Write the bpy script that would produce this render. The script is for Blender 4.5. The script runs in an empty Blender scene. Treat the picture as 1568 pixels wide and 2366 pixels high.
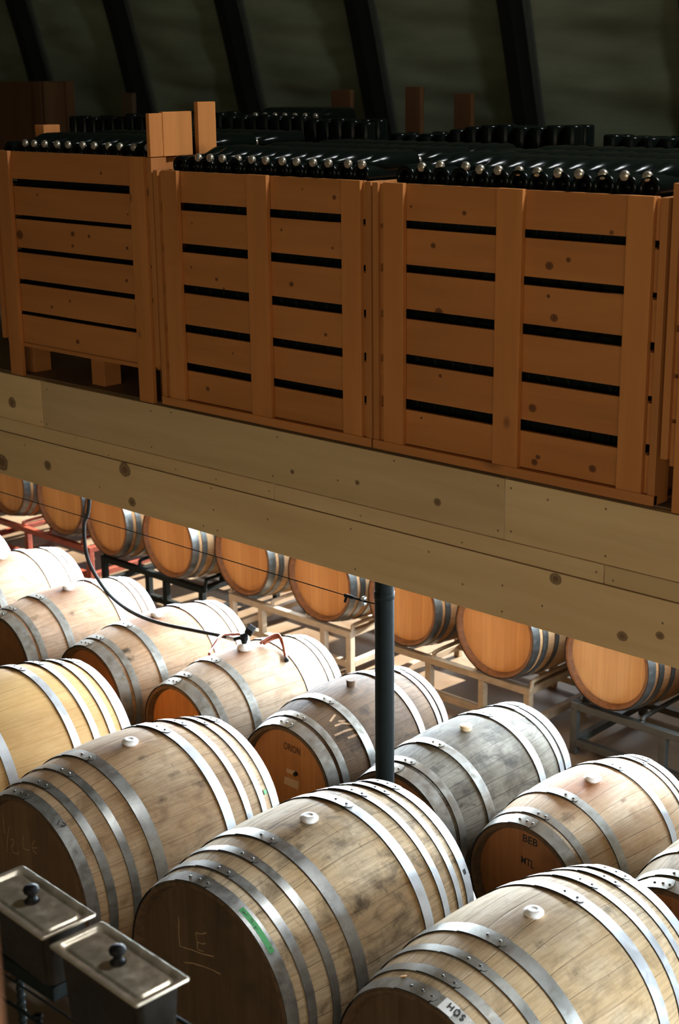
import bpy, bmesh, math, random
from math import sin, cos, pi, radians, atan2, sqrt
from mathutils import Vector, Matrix, noise
random.seed(7)
SC = bpy.context.scene
COL = SC.collection

# ------------------------------------------------------------------ camera, light, exposure
EYE = 3.92                                    # eye height above the cellar floor
FPX, PITCH, AZ, ROLL = 3462.366, 0.2841258, 0.7562898, -0.0112484
fw = Vector((-sin(AZ)*cos(PITCH), cos(AZ)*cos(PITCH), -sin(PITCH)))
r0 = Vector((cos(AZ), sin(AZ), 0)); u0 = r0.cross(fw)
RT = r0*cos(ROLL) + u0*sin(ROLL); UP = -r0*sin(ROLL) + u0*cos(ROLL)
cd = bpy.data.cameras.new('camera'); cam = bpy.data.objects.new('camera', cd); COL.objects.link(cam)
cd.sensor_fit = 'VERTICAL'; cd.sensor_height = 36; cd.lens = FPX/2366*36
cd.clip_start = .05; cd.clip_end = 100
m = Matrix((RT, UP, -fw)).transposed().to_4x4(); m.translation = (0, 0, EYE); cam.matrix_world = m
cd.dof.use_dof = True; cd.dof.focus_distance = 6.2; cd.dof.aperture_fstop = 3.6
SC.camera = cam

w = bpy.data.worlds.new('world'); SC.world = w; w.use_nodes = True
w.node_tree.nodes['Background'].inputs[0].default_value = (.55, .75, 1, 1)
w.node_tree.nodes['Background'].inputs[1].default_value = .6
vs = SC.view_settings; vs.view_transform = 'Standard'; vs.look = 'None'; vs.exposure = 0; vs.gamma = 1; vs.use_curve_mapping = False
SC.cycles.use_denoising = True
SC.cycles.max_bounces = 8; SC.cycles.diffuse_bounces = 5; SC.cycles.caustics_reflective = False; SC.cycles.caustics_refractive = False
SC.cycles.sample_clamp_indirect = 6

def area(name, loc, target, sx, sy, power, color=(1, 1, 1), spread=pi):
    d = bpy.data.lights.new(name, 'AREA'); d.shape = 'RECTANGLE'; d.size = sx; d.size_y = sy; d.energy = power; d.color = color; d.spread = spread
    o = bpy.data.objects.new(name, d); COL.objects.link(o); o.location = loc
    o.rotation_euler = (Vector(target)-Vector(loc)).to_track_quat('-Z', 'Y').to_euler()
    return o
# daylight through the window band in the wall behind the back row, under the loft
area('window_daylight', (-7.4, 8.82, 1.82), (-6.6, 4.5, 1.05), 8.0, .55, 260, (.80, .91, 1))
# added fill light without a fixture, above the back row, facing the front rows
area('aisle_fill', (-6.3, 7.08, 1.72), (-6.3, 4.0, 1.05), 7.4, .2, 1150, (.74, .88, 1))
# added fill light at the right end, under the loft; no door there
area('right_end_fill', (1.6, 5.3, 1.72), (-3.6, 3.9, 1.0), 1.3, .6, 420, (.76, .89, 1))
# the dim hall light on the camera's side, from the opposite fabric wall
area('hall_daylight', (0.5, -2.2, 3.3), (-3.5, 4.3, 2.5), 6, 1.6, 142, (1, .84, .62))
# high bay lamps under the roof, right of the loft edge
area('bay_lamp', (-1.2, 5.5, 6.9), (-3, 3, 1), .9, .9, 210, (.95, .98, 1))
# sun through the window band
sd = bpy.data.lights.new('sun', 'SUN'); sd.energy = 58; sd.angle = radians(.8); sd.color = (1, .95, .85)
so = bpy.data.objects.new('sun', sd); COL.objects.link(so); so.location = (2, 20, 12)
so.rotation_euler = (-Vector((.10, 1, .34))).to_track_quat('-Z', 'Y').to_euler()

# ------------------------------------------------------------------ helpers
def ray(px, py): return RT*((px-784)/FPX) - UP*((py-1183)/FPX) + fw
def at(px, py, Y): v = ray(px, py); return v*(Y/v.y) + Vector((0, 0, EYE))
def link(o, parent=None):
    COL.objects.link(o)
    if parent: o.parent = parent
    return o
def tag(o, label, cat, group=None):
    o['label'] = label; o['category'] = cat
    if group: o['group'] = group
    return o
def empty(name, loc, rz=0, label=None, cat=None, group=None):
    o = bpy.data.objects.new(name, None); o.empty_display_size = .1; link(o); o.location = loc; o.rotation_euler = (0, 0, rz)
    if label: tag(o, label, cat, group)
    return o
def mesh(name, bm, mat, parent=None, smooth=False, loc=None):
    me = bpy.data.meshes.new(name); bmesh.ops.recalc_face_normals(bm, faces=bm.faces); bm.to_mesh(me); bm.free()
    if mat: me.materials.append(mat)
    if smooth:
        for p in me.polygons: p.use_smooth = True
    o = bpy.data.objects.new(name, me); link(o, parent)
    if loc: o.location = loc
    return o
def sharp(o, ang=35):
    me = o.data
    bm = bmesh.new(); bm.from_mesh(me)
    for e in bm.edges: e.smooth = not (len(e.link_faces) == 2 and e.calc_face_angle() > radians(ang))
    bm.to_mesh(me); bm.free(); return o
def box(bm, x0, x1, y0, y1, z0, z1, bev=0):
    v = [bm.verts.new(p) for p in ((x0,y0,z0),(x1,y0,z0),(x1,y1,z0),(x0,y1,z0),(x0,y0,z1),(x1,y0,z1),(x1,y1,z1),(x0,y1,z1))]
    f = [bm.faces.new([v[i] for i in q]) for q in ((0,3,2,1),(4,5,6,7),(0,1,5,4),(1,2,6,5),(2,3,7,6),(3,0,4,7))]
    if bev:
        es = list({e for ff in f for e in ff.edges}); bmesh.ops.bevel(bm, geom=es, offset=bev, segments=2, profile=.6, affect='EDGES')
def lathe(bm, prof, n=24, axis='Z', org=(0,0,0), a0=0, a1=2*pi):
    """prof: list of (r, h)"""
    full = abs(a1-a0-2*pi) < 1e-6; rings = []
    for r, h in prof:
        ring = []
        if r < 1e-6:
            p = (0,0,h) if axis == 'Z' else (0,h,0)
            ring = [bm.verts.new(Vector(p)+Vector(org))]
        else:
            for i in range(n if full else n+1):
                a = a0+(a1-a0)*i/n
                p = (r*cos(a), r*sin(a), h) if axis == 'Z' else (r*sin(a), h, r*cos(a))
                ring.append(bm.verts.new(Vector(p)+Vector(org)))
        rings.append(ring)
    for A, B in zip(rings, rings[1:]):
        k = n
        for i in range(k):
            j = (i+1) % len(A) if full else i+1
            try:
                if len(A) == 1 and len(B) == 1: continue
                if len(A) == 1: bm.faces.new((A[0], B[i], B[(i+1) % len(B)] if full else B[i+1]))
                elif len(B) == 1: bm.faces.new((A[i], A[j], B[0]))
                else: bm.faces.new((A[i], A[j], B[j], B[i]))
            except ValueError: pass
def tube(bm, pts, r, n=10, cap=True):
    pts = [Vector(p) for p in pts]; rings = []; up = Vector((0,0,1)); prev = None
    for i, p in enumerate(pts):
        t = (pts[min(i+1, len(pts)-1)]-pts[max(i-1, 0)]).normalized()
        a = t.cross(up) if prev is None else prev-t*prev.dot(t)
        if a.length < 1e-4: a = t.cross(Vector((1,0,0)))
        a.normalize(); prev = a; b = t.cross(a)
        rr = r[i] if isinstance(r, (list, tuple)) else r
        rings.append([bm.verts.new(p+(a*cos(2*pi*k/n)+b*sin(2*pi*k/n))*rr) for k in range(n)])
    for A, B in zip(rings, rings[1:]):
        for k in range(n): bm.faces.new((A[k], A[(k+1)%n], B[(k+1)%n], B[k]))
    if cap: bm.faces.new(rings[0][::-1]); bm.faces.new(rings[-1])
def spline(pts, n=8):
    pts = [Vector(p) for p in pts]; P = [pts[0]*2-pts[1]]+pts+[pts[-1]*2-pts[-2]]; out = []
    for i in range(1, len(P)-2):
        for k in range(n):
            t = k/n; a, b, c, d = P[i-1:i+3]
            out.append(.5*((2*b)+(c-a)*t+(2*a-5*b+4*c-d)*t*t+(3*b-a-3*c+d)*t**3))
    out.append(pts[-1]); return out

# ------------------------------------------------------------------ materials
class N:
    def __init__(s, name):
        s.m = bpy.data.materials.new(name); s.m.use_nodes = True; s.t = s.m.node_tree; s.b = s.t.nodes['Principled BSDF']
        s.oc = s.t.nodes.new('ShaderNodeTexCoord').outputs['Object']
    def n(s, ty, **k):
        x = s.t.nodes.new(ty)
        for a, b in k.items(): setattr(x, a, b)
        return x
    def L(s, a, b): s.t.links.new(a, b)
    def setin(s, x, i, v):
        if hasattr(v, 'is_output') or isinstance(v, bpy.types.NodeSocket): s.L(v, x.inputs[i])
        else: x.inputs[i].default_value = v
    def math(s, op, a, b=0.0, c=None, clamp=False):
        x = s.n('ShaderNodeMath', operation=op, use_clamp=clamp); s.setin(x, 0, a); s.setin(x, 1, b)
        if c is not None: s.setin(x, 2, c)
        return x.outputs[0]
    def mapr(s, v, a, b, c=0.0, d=1.0):
        x = s.n('ShaderNodeMapRange'); s.setin(x, 0, v)
        for i, q in enumerate((a, b, c, d)): x.inputs[i+1].default_value = q
        return x.outputs[0]
    def mix(s, f, a, b, ty='MIX'):
        x = s.n('ShaderNodeMixRGB', blend_type=ty); s.setin(x, 0, f)
        for i, q in ((1, a), (2, b)):
            if isinstance(q, tuple): x.inputs[i].default_value = (*q, 1)[:4]
            else: s.L(q, x.inputs[i])
        return x.outputs[0]
    def scale(s, v, k):
        x = s.n('ShaderNodeVectorMath', operation='MULTIPLY'); s.L(v, x.inputs[0]); x.inputs[1].default_value = k; return x.outputs[0]
    def noise(s, v, sc, det=4, rough=.55, dist=0.0):
        x = s.n('ShaderNodeTexNoise'); s.L(v, x.inputs['Vector']); x.inputs['Scale'].default_value = sc; x.inputs['Detail'].default_value = det
        x.inputs['Roughness'].default_value = rough; x.inputs['Distortion'].default_value = dist; return x.outputs['Fac']
    def bump(s, h, st=.3, d=.01):
        x = s.n('ShaderNodeBump'); x.inputs['Strength'].default_value = st; x.inputs['Distance'].default_value = d; s.L(h, x.inputs['Height']); s.L(x.outputs[0], s.b.inputs['Normal'])
    def out(s, col=None, rough=None, metal=None):
        for nm, v in (('Base Color', col), ('Roughness', rough), ('Metallic', metal)):
            if v is None: continue
            i = s.b.inputs[nm]
            if isinstance(v, bpy.types.NodeSocket): s.L(v, i)
            elif isinstance(v, tuple): i.default_value = (*v, 1)
            else: i.default_value = v
        return s.m
def plain(name, col, rough=.5, metal=0.0, var=.15, sc=30):
    k = N(name); f = k.noise(k.oc, sc, 3)
    c = k.mix(k.mapr(f, .3, .7), tuple(x*(1-var) for x in col), tuple(min(1, x*(1+var)) for x in col))
    return k.out(c, rough, metal)

def oak(name, light, mid, dark, stain=.5, grime=.3, seam=.5, bungstain=.6, staves=30, seed=0.0, red=(.16, .06, .025), spots=None, dims=None, spotcol=None):
    """barrel staves: object space has the barrel's axis on Y and the bung on +Z"""
    k = N(name)
    sx = k.n('ShaderNodeSeparateXYZ'); k.L(k.oc, sx.inputs[0])
    ang = k.math('ARCTAN2', sx.outputs[0], sx.outputs[2])
    st = k.math('MULTIPLY', ang, staves/(2*pi)); st = k.math('ADD', st, 100.5+seed)
    wob = k.math('MULTIPLY', k.math('SUBTRACT', k.noise(k.scale(k.oc, (1, .6, 1)), 2.2, 1), .5), .9); st = k.math('ADD', st, wob)
    idx = k.math('FLOOR', st); fr = k.math('FRACT', st)
    wn = k.n('ShaderNodeTexWhiteNoise', noise_dimensions='1D'); k.L(idx, wn.inputs['W'])
    edge = k.math('ABSOLUTE', k.math('SUBTRACT', fr, .5)); line = k.mapr(edge, .465, .5)
    cv = k.n('ShaderNodeCombineXYZ'); k.L(k.math('MULTIPLY', ang, 3.0), cv.inputs[0]); k.L(k.math('MULTIPLY', sx.outputs[1], .35), cv.inputs[1]); k.L(wn.outputs[0], cv.inputs[2])
    grain = k.noise(cv.outputs[0], 16, 5, .65)
    big = k.noise(k.scale(k.oc, (1, .8, 1)), 3.1+seed*.13, 4, .6)
    med = k.noise(k.scale(k.oc, (1, .6, 1)), 11, 5, .65, .6)
    scr = k.noise(k.scale(k.oc, (1, 5, 1)), 13, 5, .7, 1.2)
    c = k.mix(k.mapr(big, .36, .66), mid, light)
    c = k.mix(k.math('MULTIPLY', k.mapr(wn.outputs[0], 0, 1), .35), c, mid)
    c = k.mix(k.math('MULTIPLY', k.mapr(grain, .42, .70), .45), c, dark)
    c = k.mix(k.math('MULTIPLY', k.mapr(med, .50, .68), stain), c, dark)
    c = k.mix(k.math('MULTIPLY', k.mapr(scr, .60, .72), grime), c, tuple(x*.6 for x in dark))
    # wine spilt round the bung hole, run down towards the front
    if bungstain:
        d = k.n('ShaderNodeVectorMath', operation='DISTANCE'); k.L(k.scale(k.oc, (1, .62, .25)), d.inputs[0]); d.inputs[1].default_value = (.02, -.03, .25*.4)
        f = k.math('MULTIPLY', k.mapr(k.math('ADD', d.outputs['Value'], k.math('MULTIPLY', k.math('SUBTRACT', med, .5), .22)), .16, .02), bungstain)
        c = k.mix(f, c, red)
    if spots:                             # mould and spill marks, each with its own ragged outline
        L_, Rb_, Rh_ = dims; cur = None
        for s_, th_, r_ in spots:
            R_ = Rb_-(Rb_-Rh_)*s_*s_; d = k.n('ShaderNodeVectorMath', operation='DISTANCE'); k.L(k.scale(k.oc, (1/r_, .6/r_, 1/r_)), d.inputs[0])
            d.inputs[1].default_value = (R_*sin(radians(th_))/r_, s_*L_/2*.6/r_, R_*cos(radians(th_))/r_)
            cur = d.outputs['Value'] if cur is None else k.math('MINIMUM', cur, d.outputs['Value'])
        cur = k.math('ADD', cur, k.math('MULTIPLY', k.math('SUBTRACT', k.noise(k.oc, 38, 4, .7), .5), 2.6))
        c = k.mix(k.math('MULTIPLY', k.mapr(cur, 1.1, .2), .6 if not spotcol else .9), c, spotcol or tuple(x*.35 for x in dark))
    c = k.mix(k.math('MULTIPLY', line, seam), c, tuple(x*.35 for x in dark))
    hh = k.math('SUBTRACT', k.math('MULTIPLY', grain, .25), line)
    k.bump(hh, .35, .004); k.b.inputs['Specular IOR Level'].default_value = .14
    return k.out(c, k.mapr(grain, .3, .7, .62, .8))
def headwood(name, a, b, planks=7, stain=.35, seed=0.0, vert=True):
    k = N(name); sx = k.n('ShaderNodeSeparateXYZ'); k.L(k.oc, sx.inputs[0])
    u = k.math('ADD', k.math('MULTIPLY', sx.outputs[0], planks/.6), 50.3+seed)
    idx = k.math('FLOOR', u); fr = k.math('FRACT', u)
    wn = k.n('ShaderNodeTexWhiteNoise', noise_dimensions='1D'); k.L(idx, wn.inputs['W'])
    line = k.mapr(k.math('ABSOLUTE', k.math('SUBTRACT', fr, .5)), .475, .5)
    g = k.noise(k.scale(k.oc, (26, 26, 1.3)), 1.6, 5, .6, .4); big = k.noise(k.oc, 4.5+seed*.2, 3)
    c = k.mix(k.mapr(k.math('ADD', g, k.math('MULTIPLY', k.math('SUBTRACT', wn.outputs[0], .5), .35)), .3, .75), a, b)
    c = k.mix(k.math('MULTIPLY', k.mapr(big, .5, .72), stain), c, tuple(x*.45 for x in a))
    c = k.mix(k.math('MULTIPLY', line, .22), c, tuple(x*.3 for x in a))
    k.bump(g, .15, .002); return k.out(c, .6)
def steel(name, a, b, rough=.42, metal=.85, rust=0.0):
    k = N(name); f = k.noise(k.oc, 22, 4, .65); f2 = k.noise(k.oc, 5, 3)
    c = k.mix(k.mapr(k.math('ADD', k.math('MULTIPLY', f, .6), k.math('MULTIPLY', f2, .4)), .35, .65), a, b)
    if rust: c = k.mix(k.math('MULTIPLY', k.mapr(k.noise(k.scale(k.oc, (1, .5, 1)), 12, 5, .75), .5, .66), rust*1.6), c, (.15, .125, .09))
    return k.out(c, k.mapr(f, .3, .7, rough-.08, rough+.12), metal)
def pine(name, a, b, axis=0, knots=None, ksc=2.6, kdark=.75, randk=True, seed=0.0, spots=None, streak=.25, rough=.62):
    """axis: grain direction; knots: [(centre, radius)] in object space"""
    k = N(name); off = k.n('ShaderNodeVectorMath', operation='ADD'); oi = k.n('ShaderNodeObjectInfo')
    k.L(k.oc, off.inputs[0]); off.inputs[1].default_value = (seed*3.1, seed*1.7, seed*2.3); p = off.outputs[0]
    sc = [30, 30, 30]; sc[axis] = 1.6
    g = k.noise(k.scale(p, tuple(sc)), 1.0, 5, .62, .5)
    lo = [1.5, 1.5, 6]; lo[axis] = .7
    if axis == 2: lo = [6, 6, .7]
    big = k.noise(k.scale(p, tuple(lo)), 1.3, 3)
    c = k.mix(k.mapr(big, .3, .7), a, b)
    c = k.mix(k.math('MULTIPLY', k.mapr(g, .5, .74), streak), c, tuple(x*.45 for x in a))
    if randk:
        ks = [1, 1, 1]; ks[axis] = .7
        v = k.n('ShaderNodeTexVoronoi'); k.L(k.scale(p, tuple(ks)), v.inputs['Vector']); v.inputs['Scale'].default_value = ksc; v.inputs['Randomness'].default_value = 1
        wob = k.math('MULTIPLY', k.math('SUBTRACT', g, .5), .03)
        dd = k.math('ADD', v.outputs['Distance'], wob)
        c = k.mix(k.math('MULTIPLY', k.mapr(dd, .10, .03), kdark), c, (a[0]*.16, a[1]*.13, a[2]*.12))
    if knots:
        cur = None
        for ctr, r in knots:
            s = 1/r; an = [s, s, s]; an[axis] = s*.85
            if axis == 0: an[1] = 0
            d = k.n('ShaderNodeVectorMath', operation='DISTANCE'); k.L(k.scale(k.oc, tuple(an)), d.inputs[0]); d.inputs[1].default_value = (ctr[0]*an[0], ctr[1]*an[1], ctr[2]*an[2])
            cur = d.outputs['Value'] if cur is None else k.math('MINIMUM', cur, d.outputs['Value'])
        cur = k.math('ADD', cur, k.math('MULTIPLY', k.math('SUBTRACT', g, .5), .5))
        r = k.n('ShaderNodeValToRGB'); k.L(cur, r.inputs[0]); e = r.color_ramp
        e.elements[0].position = 0; e.elements[0].color = (.9, .9, .9, 1); e.elements[1].position = 1; e.elements[1].color = (0, 0, 0, 1)
        for ps, vv in ((.35, .95), (.45, .75), (.62, .75), (.75, .95), (.85, .35)):
            q = e.elements.new(ps); q.color = (vv, vv, vv, 1)
        c = k.mix(r.outputs[0], c, (a[0]*.22, a[1]*.17, a[2]*.15))
    if spots:
        cur = None
        for ctr, r in spots:
            d = k.n('ShaderNodeVectorMath', operation='DISTANCE'); k.L(k.oc, d.inputs[0]); d.inputs[1].default_value = ctr
            q = k.math('DIVIDE', d.outputs['Value'], r)
            cur = q if cur is None else k.math('MINIMUM', cur, q)
        c = k.mix(k.math('MULTIPLY', k.mapr(cur, 1.0, .6), .8), c, (.03, .018, .008))
    k.bump(g, .2, .003); return k.out(c, rough)

M_HOOP = steel('galvanised hoop', (.27, .27, .25), (.44, .45, .44), .37, .75, .25)
M_HOOPD = steel('dull galvanised hoop', (.24, .24, .215), (.37, .37, .35), .44, .6, .4)
M_HOOPN = steel('new and lit-side galvanised hoop', (.50, .52, .54), (.62, .64, .66), .40, .6)
M_HEDGE = plain('oxidised and shaded hoop edge', (.022, .019, .015), .9, var=.3)
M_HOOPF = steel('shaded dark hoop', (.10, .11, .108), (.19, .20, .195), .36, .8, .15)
M_RIV = steel('rivet', (.07, .07, .065), (.14, .14, .135), .34, .7)
M_BUNGW = plain('white silicone', (.90, .87, .82), .45, var=.03); M_BUNGW.node_tree.nodes['Principled BSDF'].inputs['Subsurface Weight'].default_value = .5; M_BUNGW.node_tree.nodes['Principled BSDF'].inputs['Subsurface Radius'].default_value = (.03, .025, .02)
M_BUNGC = plain('cream silicone', (.78, .58, .36), .45, var=.08)
M_BUNGK = plain('cork bung', (.11, .065, .035), .8)
M_CHALK = plain('chalk scratch', (.34, .22, .11), .9, var=.25, sc=120)
M_INK = plain('stamp ink', (.012, .010, .012), .7)
M_BURN = plain('burnt brand', (.09, .030, .010), .8)
M_TAPE = plain('green tape', (.05, .25, .075), .6, var=.08)
M_WTAPE = plain('white tape', (.70, .70, .69), .55, var=.06)
M_PAPER = plain('paper label', (.62, .45, .28), .8, var=.06)
M_BLACK = plain('black rubber', (.010, .011, .011), .5); M_BLACK.node_tree.nodes['Principled BSDF'].inputs['Specular IOR Level'].default_value = .3
M_KNOB = plain('black plastic knob', (.006, .006, .006), .5); M_KNOB.node_tree.nodes['Principled BSDF'].inputs['Specular IOR Level'].default_value = .12
M_BLACKM = plain('black painted steel', (.006, .009, .009), .6, .0); M_BLACKM.node_tree.nodes['Principled BSDF'].inputs['Specular IOR Level'].default_value = .13
M_AMBER = plain('amber tube', (.20, .035, .008), .35)
M_RUSTLEAF = plain('dry leaf', (.48, .22, .05), .7)

# ------------------------------------------------------------------ setting
G0 = 2.484                                   # loft deck, = EYE - 1.436
def struct(o): o['kind'] = 'structure'; return o
k = N('polished concrete'); f = k.noise(k.oc, 1.3, 5, .6); f2 = k.noise(k.oc, 14, 4, .6)
c = k.mix(k.mapr(f, .35, .65), (.105, .066, .036), (.18, .125, .075)); c = k.mix(k.math('MULTIPLY', k.mapr(f2, .5, .7), .25), c, (.09, .06, .04))
M_CONC = k.out(c, k.mapr(f, .3, .7,   .35, .6))
bm = bmesh.new(); box(bm, -23, 8, -11.6, 12.8, -.2, 0); struct(mesh('floor', bm, M_CONC))
k = N('fabric membrane'); f = k.noise(k.scale(k.oc, (.5, 1, 2.2)), 2.2, 4, .6)
M_TARP = k.out(k.mix(k.mapr(f, .3, .7), (.26, .30, .20), (.39, .44, .31)), .75)
# roof membrane: an arch from wall foot to wall foot, sagging in folds between the steel ribs
ARC = [(12.34,-3.92),(11.98,-2.7),(11.62,-1.43),(11.3,-.33),(11.0,.75),(10.6,1.85),(9.7,3.1),(8.1,4.3),(5.6,5.3),(2.4,5.8),(-1,5.7),(-4.4,5.0),(-7.2,3.7),(-9.2,1.9),(-10.4,-.6),(-11.2,-3.92)]
arc = spline([(0, y, z+EYE) for y, z in ARC], 8)
RIBX = [-8.232+1.77*i for i in range(-8, 9)]
def ribx(i): return RIBX[i]
bm = bmesh.new(); cols = []; sub = 14
xs = []
for i in range(len(RIBX)-1):
    for s in range(sub): xs.append((RIBX[i]+(RIBX[i+1]-RIBX[i])*s/sub, s/sub, i))
xs.append((RIBX[-1], 0, len(RIBX)-2))
fine = []
for a, b in zip(arc, arc[1:]):
    nn = 4 if a.y > 9 and a.z > 2 else 1
    if a.y > 11 and b.z < G0-.15: continue
    for q in range(nn): fine.append(a.lerp(b, q/nn))
fine.append(arc[-1])
for x, t, i in xs:
    col = []
    for j, p in enumerate(fine):
        tg = (fine[min(j+1, len(fine)-1)]-fine[max(j-1, 0)]).normalized(); nr = Vector((0, tg.z, -tg.y))
        sag = sin(pi*t)**1.0
        lz = p.z*1.0
        fold = noise.noise(Vector((x*.55+i*7.3, lz*2.6, 1.3)))*.20+noise.noise(Vector((x*.9, lz*5.5+sin(pi*t)*.8, i*3.7)))*.085
        dgl = noise.noise(Vector(((x*.8+lz*.9), (lz*.5-x*.3), 5.1+i)))*.20
        dsp = sag*(.10+fold+dgl)
        q = p-nr*dsp*(1 if nr.y > 0 else -1)*-1 if False else p + Vector((0, abs(nr.y), -0.0))*dsp
        col.append(bm.verts.new((x, q.y, q.z)))
    cols.append(col)
for A, B in zip(cols, cols[1:]):
    for j in range(len(A)-1): bm.faces.new((A[j], B[j], B[j+1], A[j+1]))
o = mesh('ceiling', bm, M_TARP, smooth=True); struct(o)
M_RIB = plain('dark steel arch', (.009, .011, .010), .6); M_FLANGE = plain('steel arch edge', (.13, .145, .135), .5)
for n_, x in enumerate(RIBX):
    r = empty('roof_arch', (x, arc[0].y, 0)); r['kind'] = 'structure'; r.name = 'trim_%d' % (n_+20)
    bm = bmesh.new(); prev = None; bm2 = bmesh.new(); prev2 = None
    for j, p in enumerate(arc):
        tg = (arc[min(j+1, len(arc)-1)]-arc[max(j-1, 0)]).normalized(); nr = Vector((0, tg.z, -tg.y))
        if nr.dot(Vector((0, 1, 2))-p) < 0: nr = -nr
        a = p+nr*.02; b = p+nr*.21
        o0 = Vector((0, -arc[0].y, 0))
        cur = [bm.verts.new(Vector((dx, q.y, q.z))+o0) for dx, q in ((-.07, a), (.065, a), (.065, b), (-.07, b))]
        c2 = p+nr*.0; d2 = p+nr*.03
        cur2 = [bm2.verts.new(Vector((dx, q.y, q.z))+o0) for dx, q in ((.06, c2), (.125, c2), (.125, d2), (.06, d2))]
        for P_, C_, B_ in ((prev, cur, bm), (prev2, cur2, bm2)):
            if P_:
                for e in range(4): B_.faces.new((P_[e], P_[(e+1)%4], C_[(e+1)%4], C_[e]))
        prev, prev2 = cur, cur2
    mesh('web', bm, M_RIB, r); mesh('edge_flange', bm2, M_FLANGE, r)
# gable walls and the long wall under the loft with its window band
M_WALL = plain('painted board wall', (.34, .30, .24), .8, sc=3)
def gable(name, x0, x1):
    bm = bmesh.new()
    A = [bm.verts.new((x0, p.y, p.z)) for p in arc]; B = [bm.verts.new((x1, p.y, p.z)) for p in arc]
    bm.faces.new(A); bm.faces.new(B[::-1])
    n = len(A)
    for i in range(n): bm.faces.new((A[i], A[(i+1)%n], B[(i+1)%n], B[i]))
    struct(mesh(name, bm, M_WALL))
gable('wall_left', RIBX[0]-.2, RIBX[0]+.01); gable('wall_right', RIBX[-1]-.01, RIBX[-1]+.2)
bm = bmesh.new()
WX = [(-12.4+i*1.0, -11.6+i*1.0) for i in range(7)]
wz0, wz1 = .22, 2.14; yb0, yb1 = 8.9, 9.04
box(bm, -22.3, 6, yb0, yb1, 0, wz0); box(bm, -22.3, 6, yb0, yb1, wz1, G0-.305)
xe = -22.3
for a, b in WX: box(bm, xe, a, yb0, yb1, wz0, wz1); xe = b
box(bm, xe, 6, yb0, yb1, wz0, wz1)
struct(mesh('wall_back', bm, M_WALL))
M_FRAME = plain('white window frame', (.7, .7, .68), .5)
for i, (a, b) in enumerate(WX):
    bm = bmesh.new()
    for q in ((a, a+.04, wz0, wz1), (b-.04, b, wz0, wz1), (a+.04, b-.04, wz0, wz0+.04), (a+.04, b-.04, wz1-.04, wz1)): box(bm, q[0], q[1], yb0+.03, yb1-.03, q[2], q[3])
    box(bm, a+.04, b-.04, yb0+.055, yb1-.055, 1.20, 1.24)
    struct(mesh('window_%d' % (i+1), bm, M_FRAME))
# loft deck
M_DECK = pine('loft deck boards', (.20, .12, .06), (.27, .17, .09), 0, randk=False)
bm = bmesh.new(); box(bm, -22.3, 4.5, 4.35, 11.55, G0-.04, G0); o = struct(mesh('trim_1', bm, M_DECK)); o['label'] = 'plank deck of the loft'
M_JOIST = pine('loft joists', (.30, .19, .09), (.38, .25, .13), 1, randk=False)
bm = bmesh.new()
for i in range(66): x = -22.1+i*.4; box(bm, x, x+.045, 4.36, 11.5, G0-.30, G0-.041)
o = struct(mesh('trim_2', bm, M_JOIST)); o['label'] = 'joists under the loft deck'
# fascia boards along the loft edge
FA, FB_ = (.60, .41, .20), (.72, .52, .28)
def kn(px, py, r): return (tuple(at(px, py, 4.3)), r)
K_top = [kn(28, 930, .032)]; K_top2 = [kn(825, 1115, .012), kn(675, 1090, .012), kn(1010, 1160, .018)]
K_bot = [kn(110, 1075, .028), kn(288, 1085, .042), kn(305, 1160, .026), kn(5, 1068, .05), kn(1437, 1470, .022), kn(1524, 1469, .017), kn(1283, 1338, .026)]
def nails(*p): return [(tuple(at(x, y, 4.3)), .0055) for x, y in p]
S_a = nails((96, 898), (96, 975)); S_b = nails((108, 900), (108, 980), (395, 953), (348, 950), (640, 1010), (910, 1065), (1150, 1122), (1150, 1226), (780, 1110), (350, 1033), (630, 1100))
S_c = nails((1180, 1128), (1180, 1228), (1399, 1176), (1398, 1285), (1265, 1155)); S_m = nails((174, 1012), (405, 1085), (620, 1135), (832, 1192), (1066, 1254), (1376, 1322), (1415, 1342), (498, 1108), (250, 1052))
S_l = nails((57, 1028), (230, 1125), (488, 1128), (493, 1178), (618, 1200), (1160, 1353), (1159, 1413), (1252, 1400), (810, 1222), (820, 1315), (1068, 1350), (470, 1215), (502, 1226), (1530, 1440), (990, 1275))
def fboard(no, x0, x1, z0, z1, knots, spots, seed, lab, dark=1.0, y=4.30):
    a = tuple(v*dark for v in FA); b = tuple(v*dark for v in FB_)
    mt = pine('fascia board', a, b, 0, knots, randk=False, seed=seed, spots=spots, streak=.10, rough=.7)
    bm = bmesh.new(); box(bm, x0+.002, x1-.002, y, y+.038, z0+.002, z1-.002, .0025)
    o = struct(mesh('trim_%d' % no, bm, mt)); o['label'] = lab
zt, zs1, zs2, zb = EYE-1.436, EYE-1.674, EYE-1.748, EYE-1.987
fboard(3, -16, -6.08, zs1, zt, K_top, S_a, 1, 'upper fascia board, leftmost', 1.10)
fboard(4, -6.08, -3.217, zs1, zt, K_top2, S_b, 2, 'long greyish upper fascia board in the middle', .84)
fboard(5, -3.217, 4.5, zs1, zt, None, S_c, 3, 'upper fascia board on the right', .98)
fboard(6, -16, -4.442, zs2, zs1, None, S_m, 4, 'narrow middle fascia strip on the left', .97, 4.302)
fboard(7, -4.442, -2.775, zs2, zs1, None, S_m, 5, 'narrow middle fascia strip', .93, 4.302)
fboard(8, -2.775, 4.5, zs2, zs1, None, S_m, 6, 'narrow middle fascia strip on the right', .85, 4.302)
fboard(9, -16, 4.5, zb, zs2, K_bot, S_l, 7, 'long lower fascia board with dark knots', 1.0)
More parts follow.
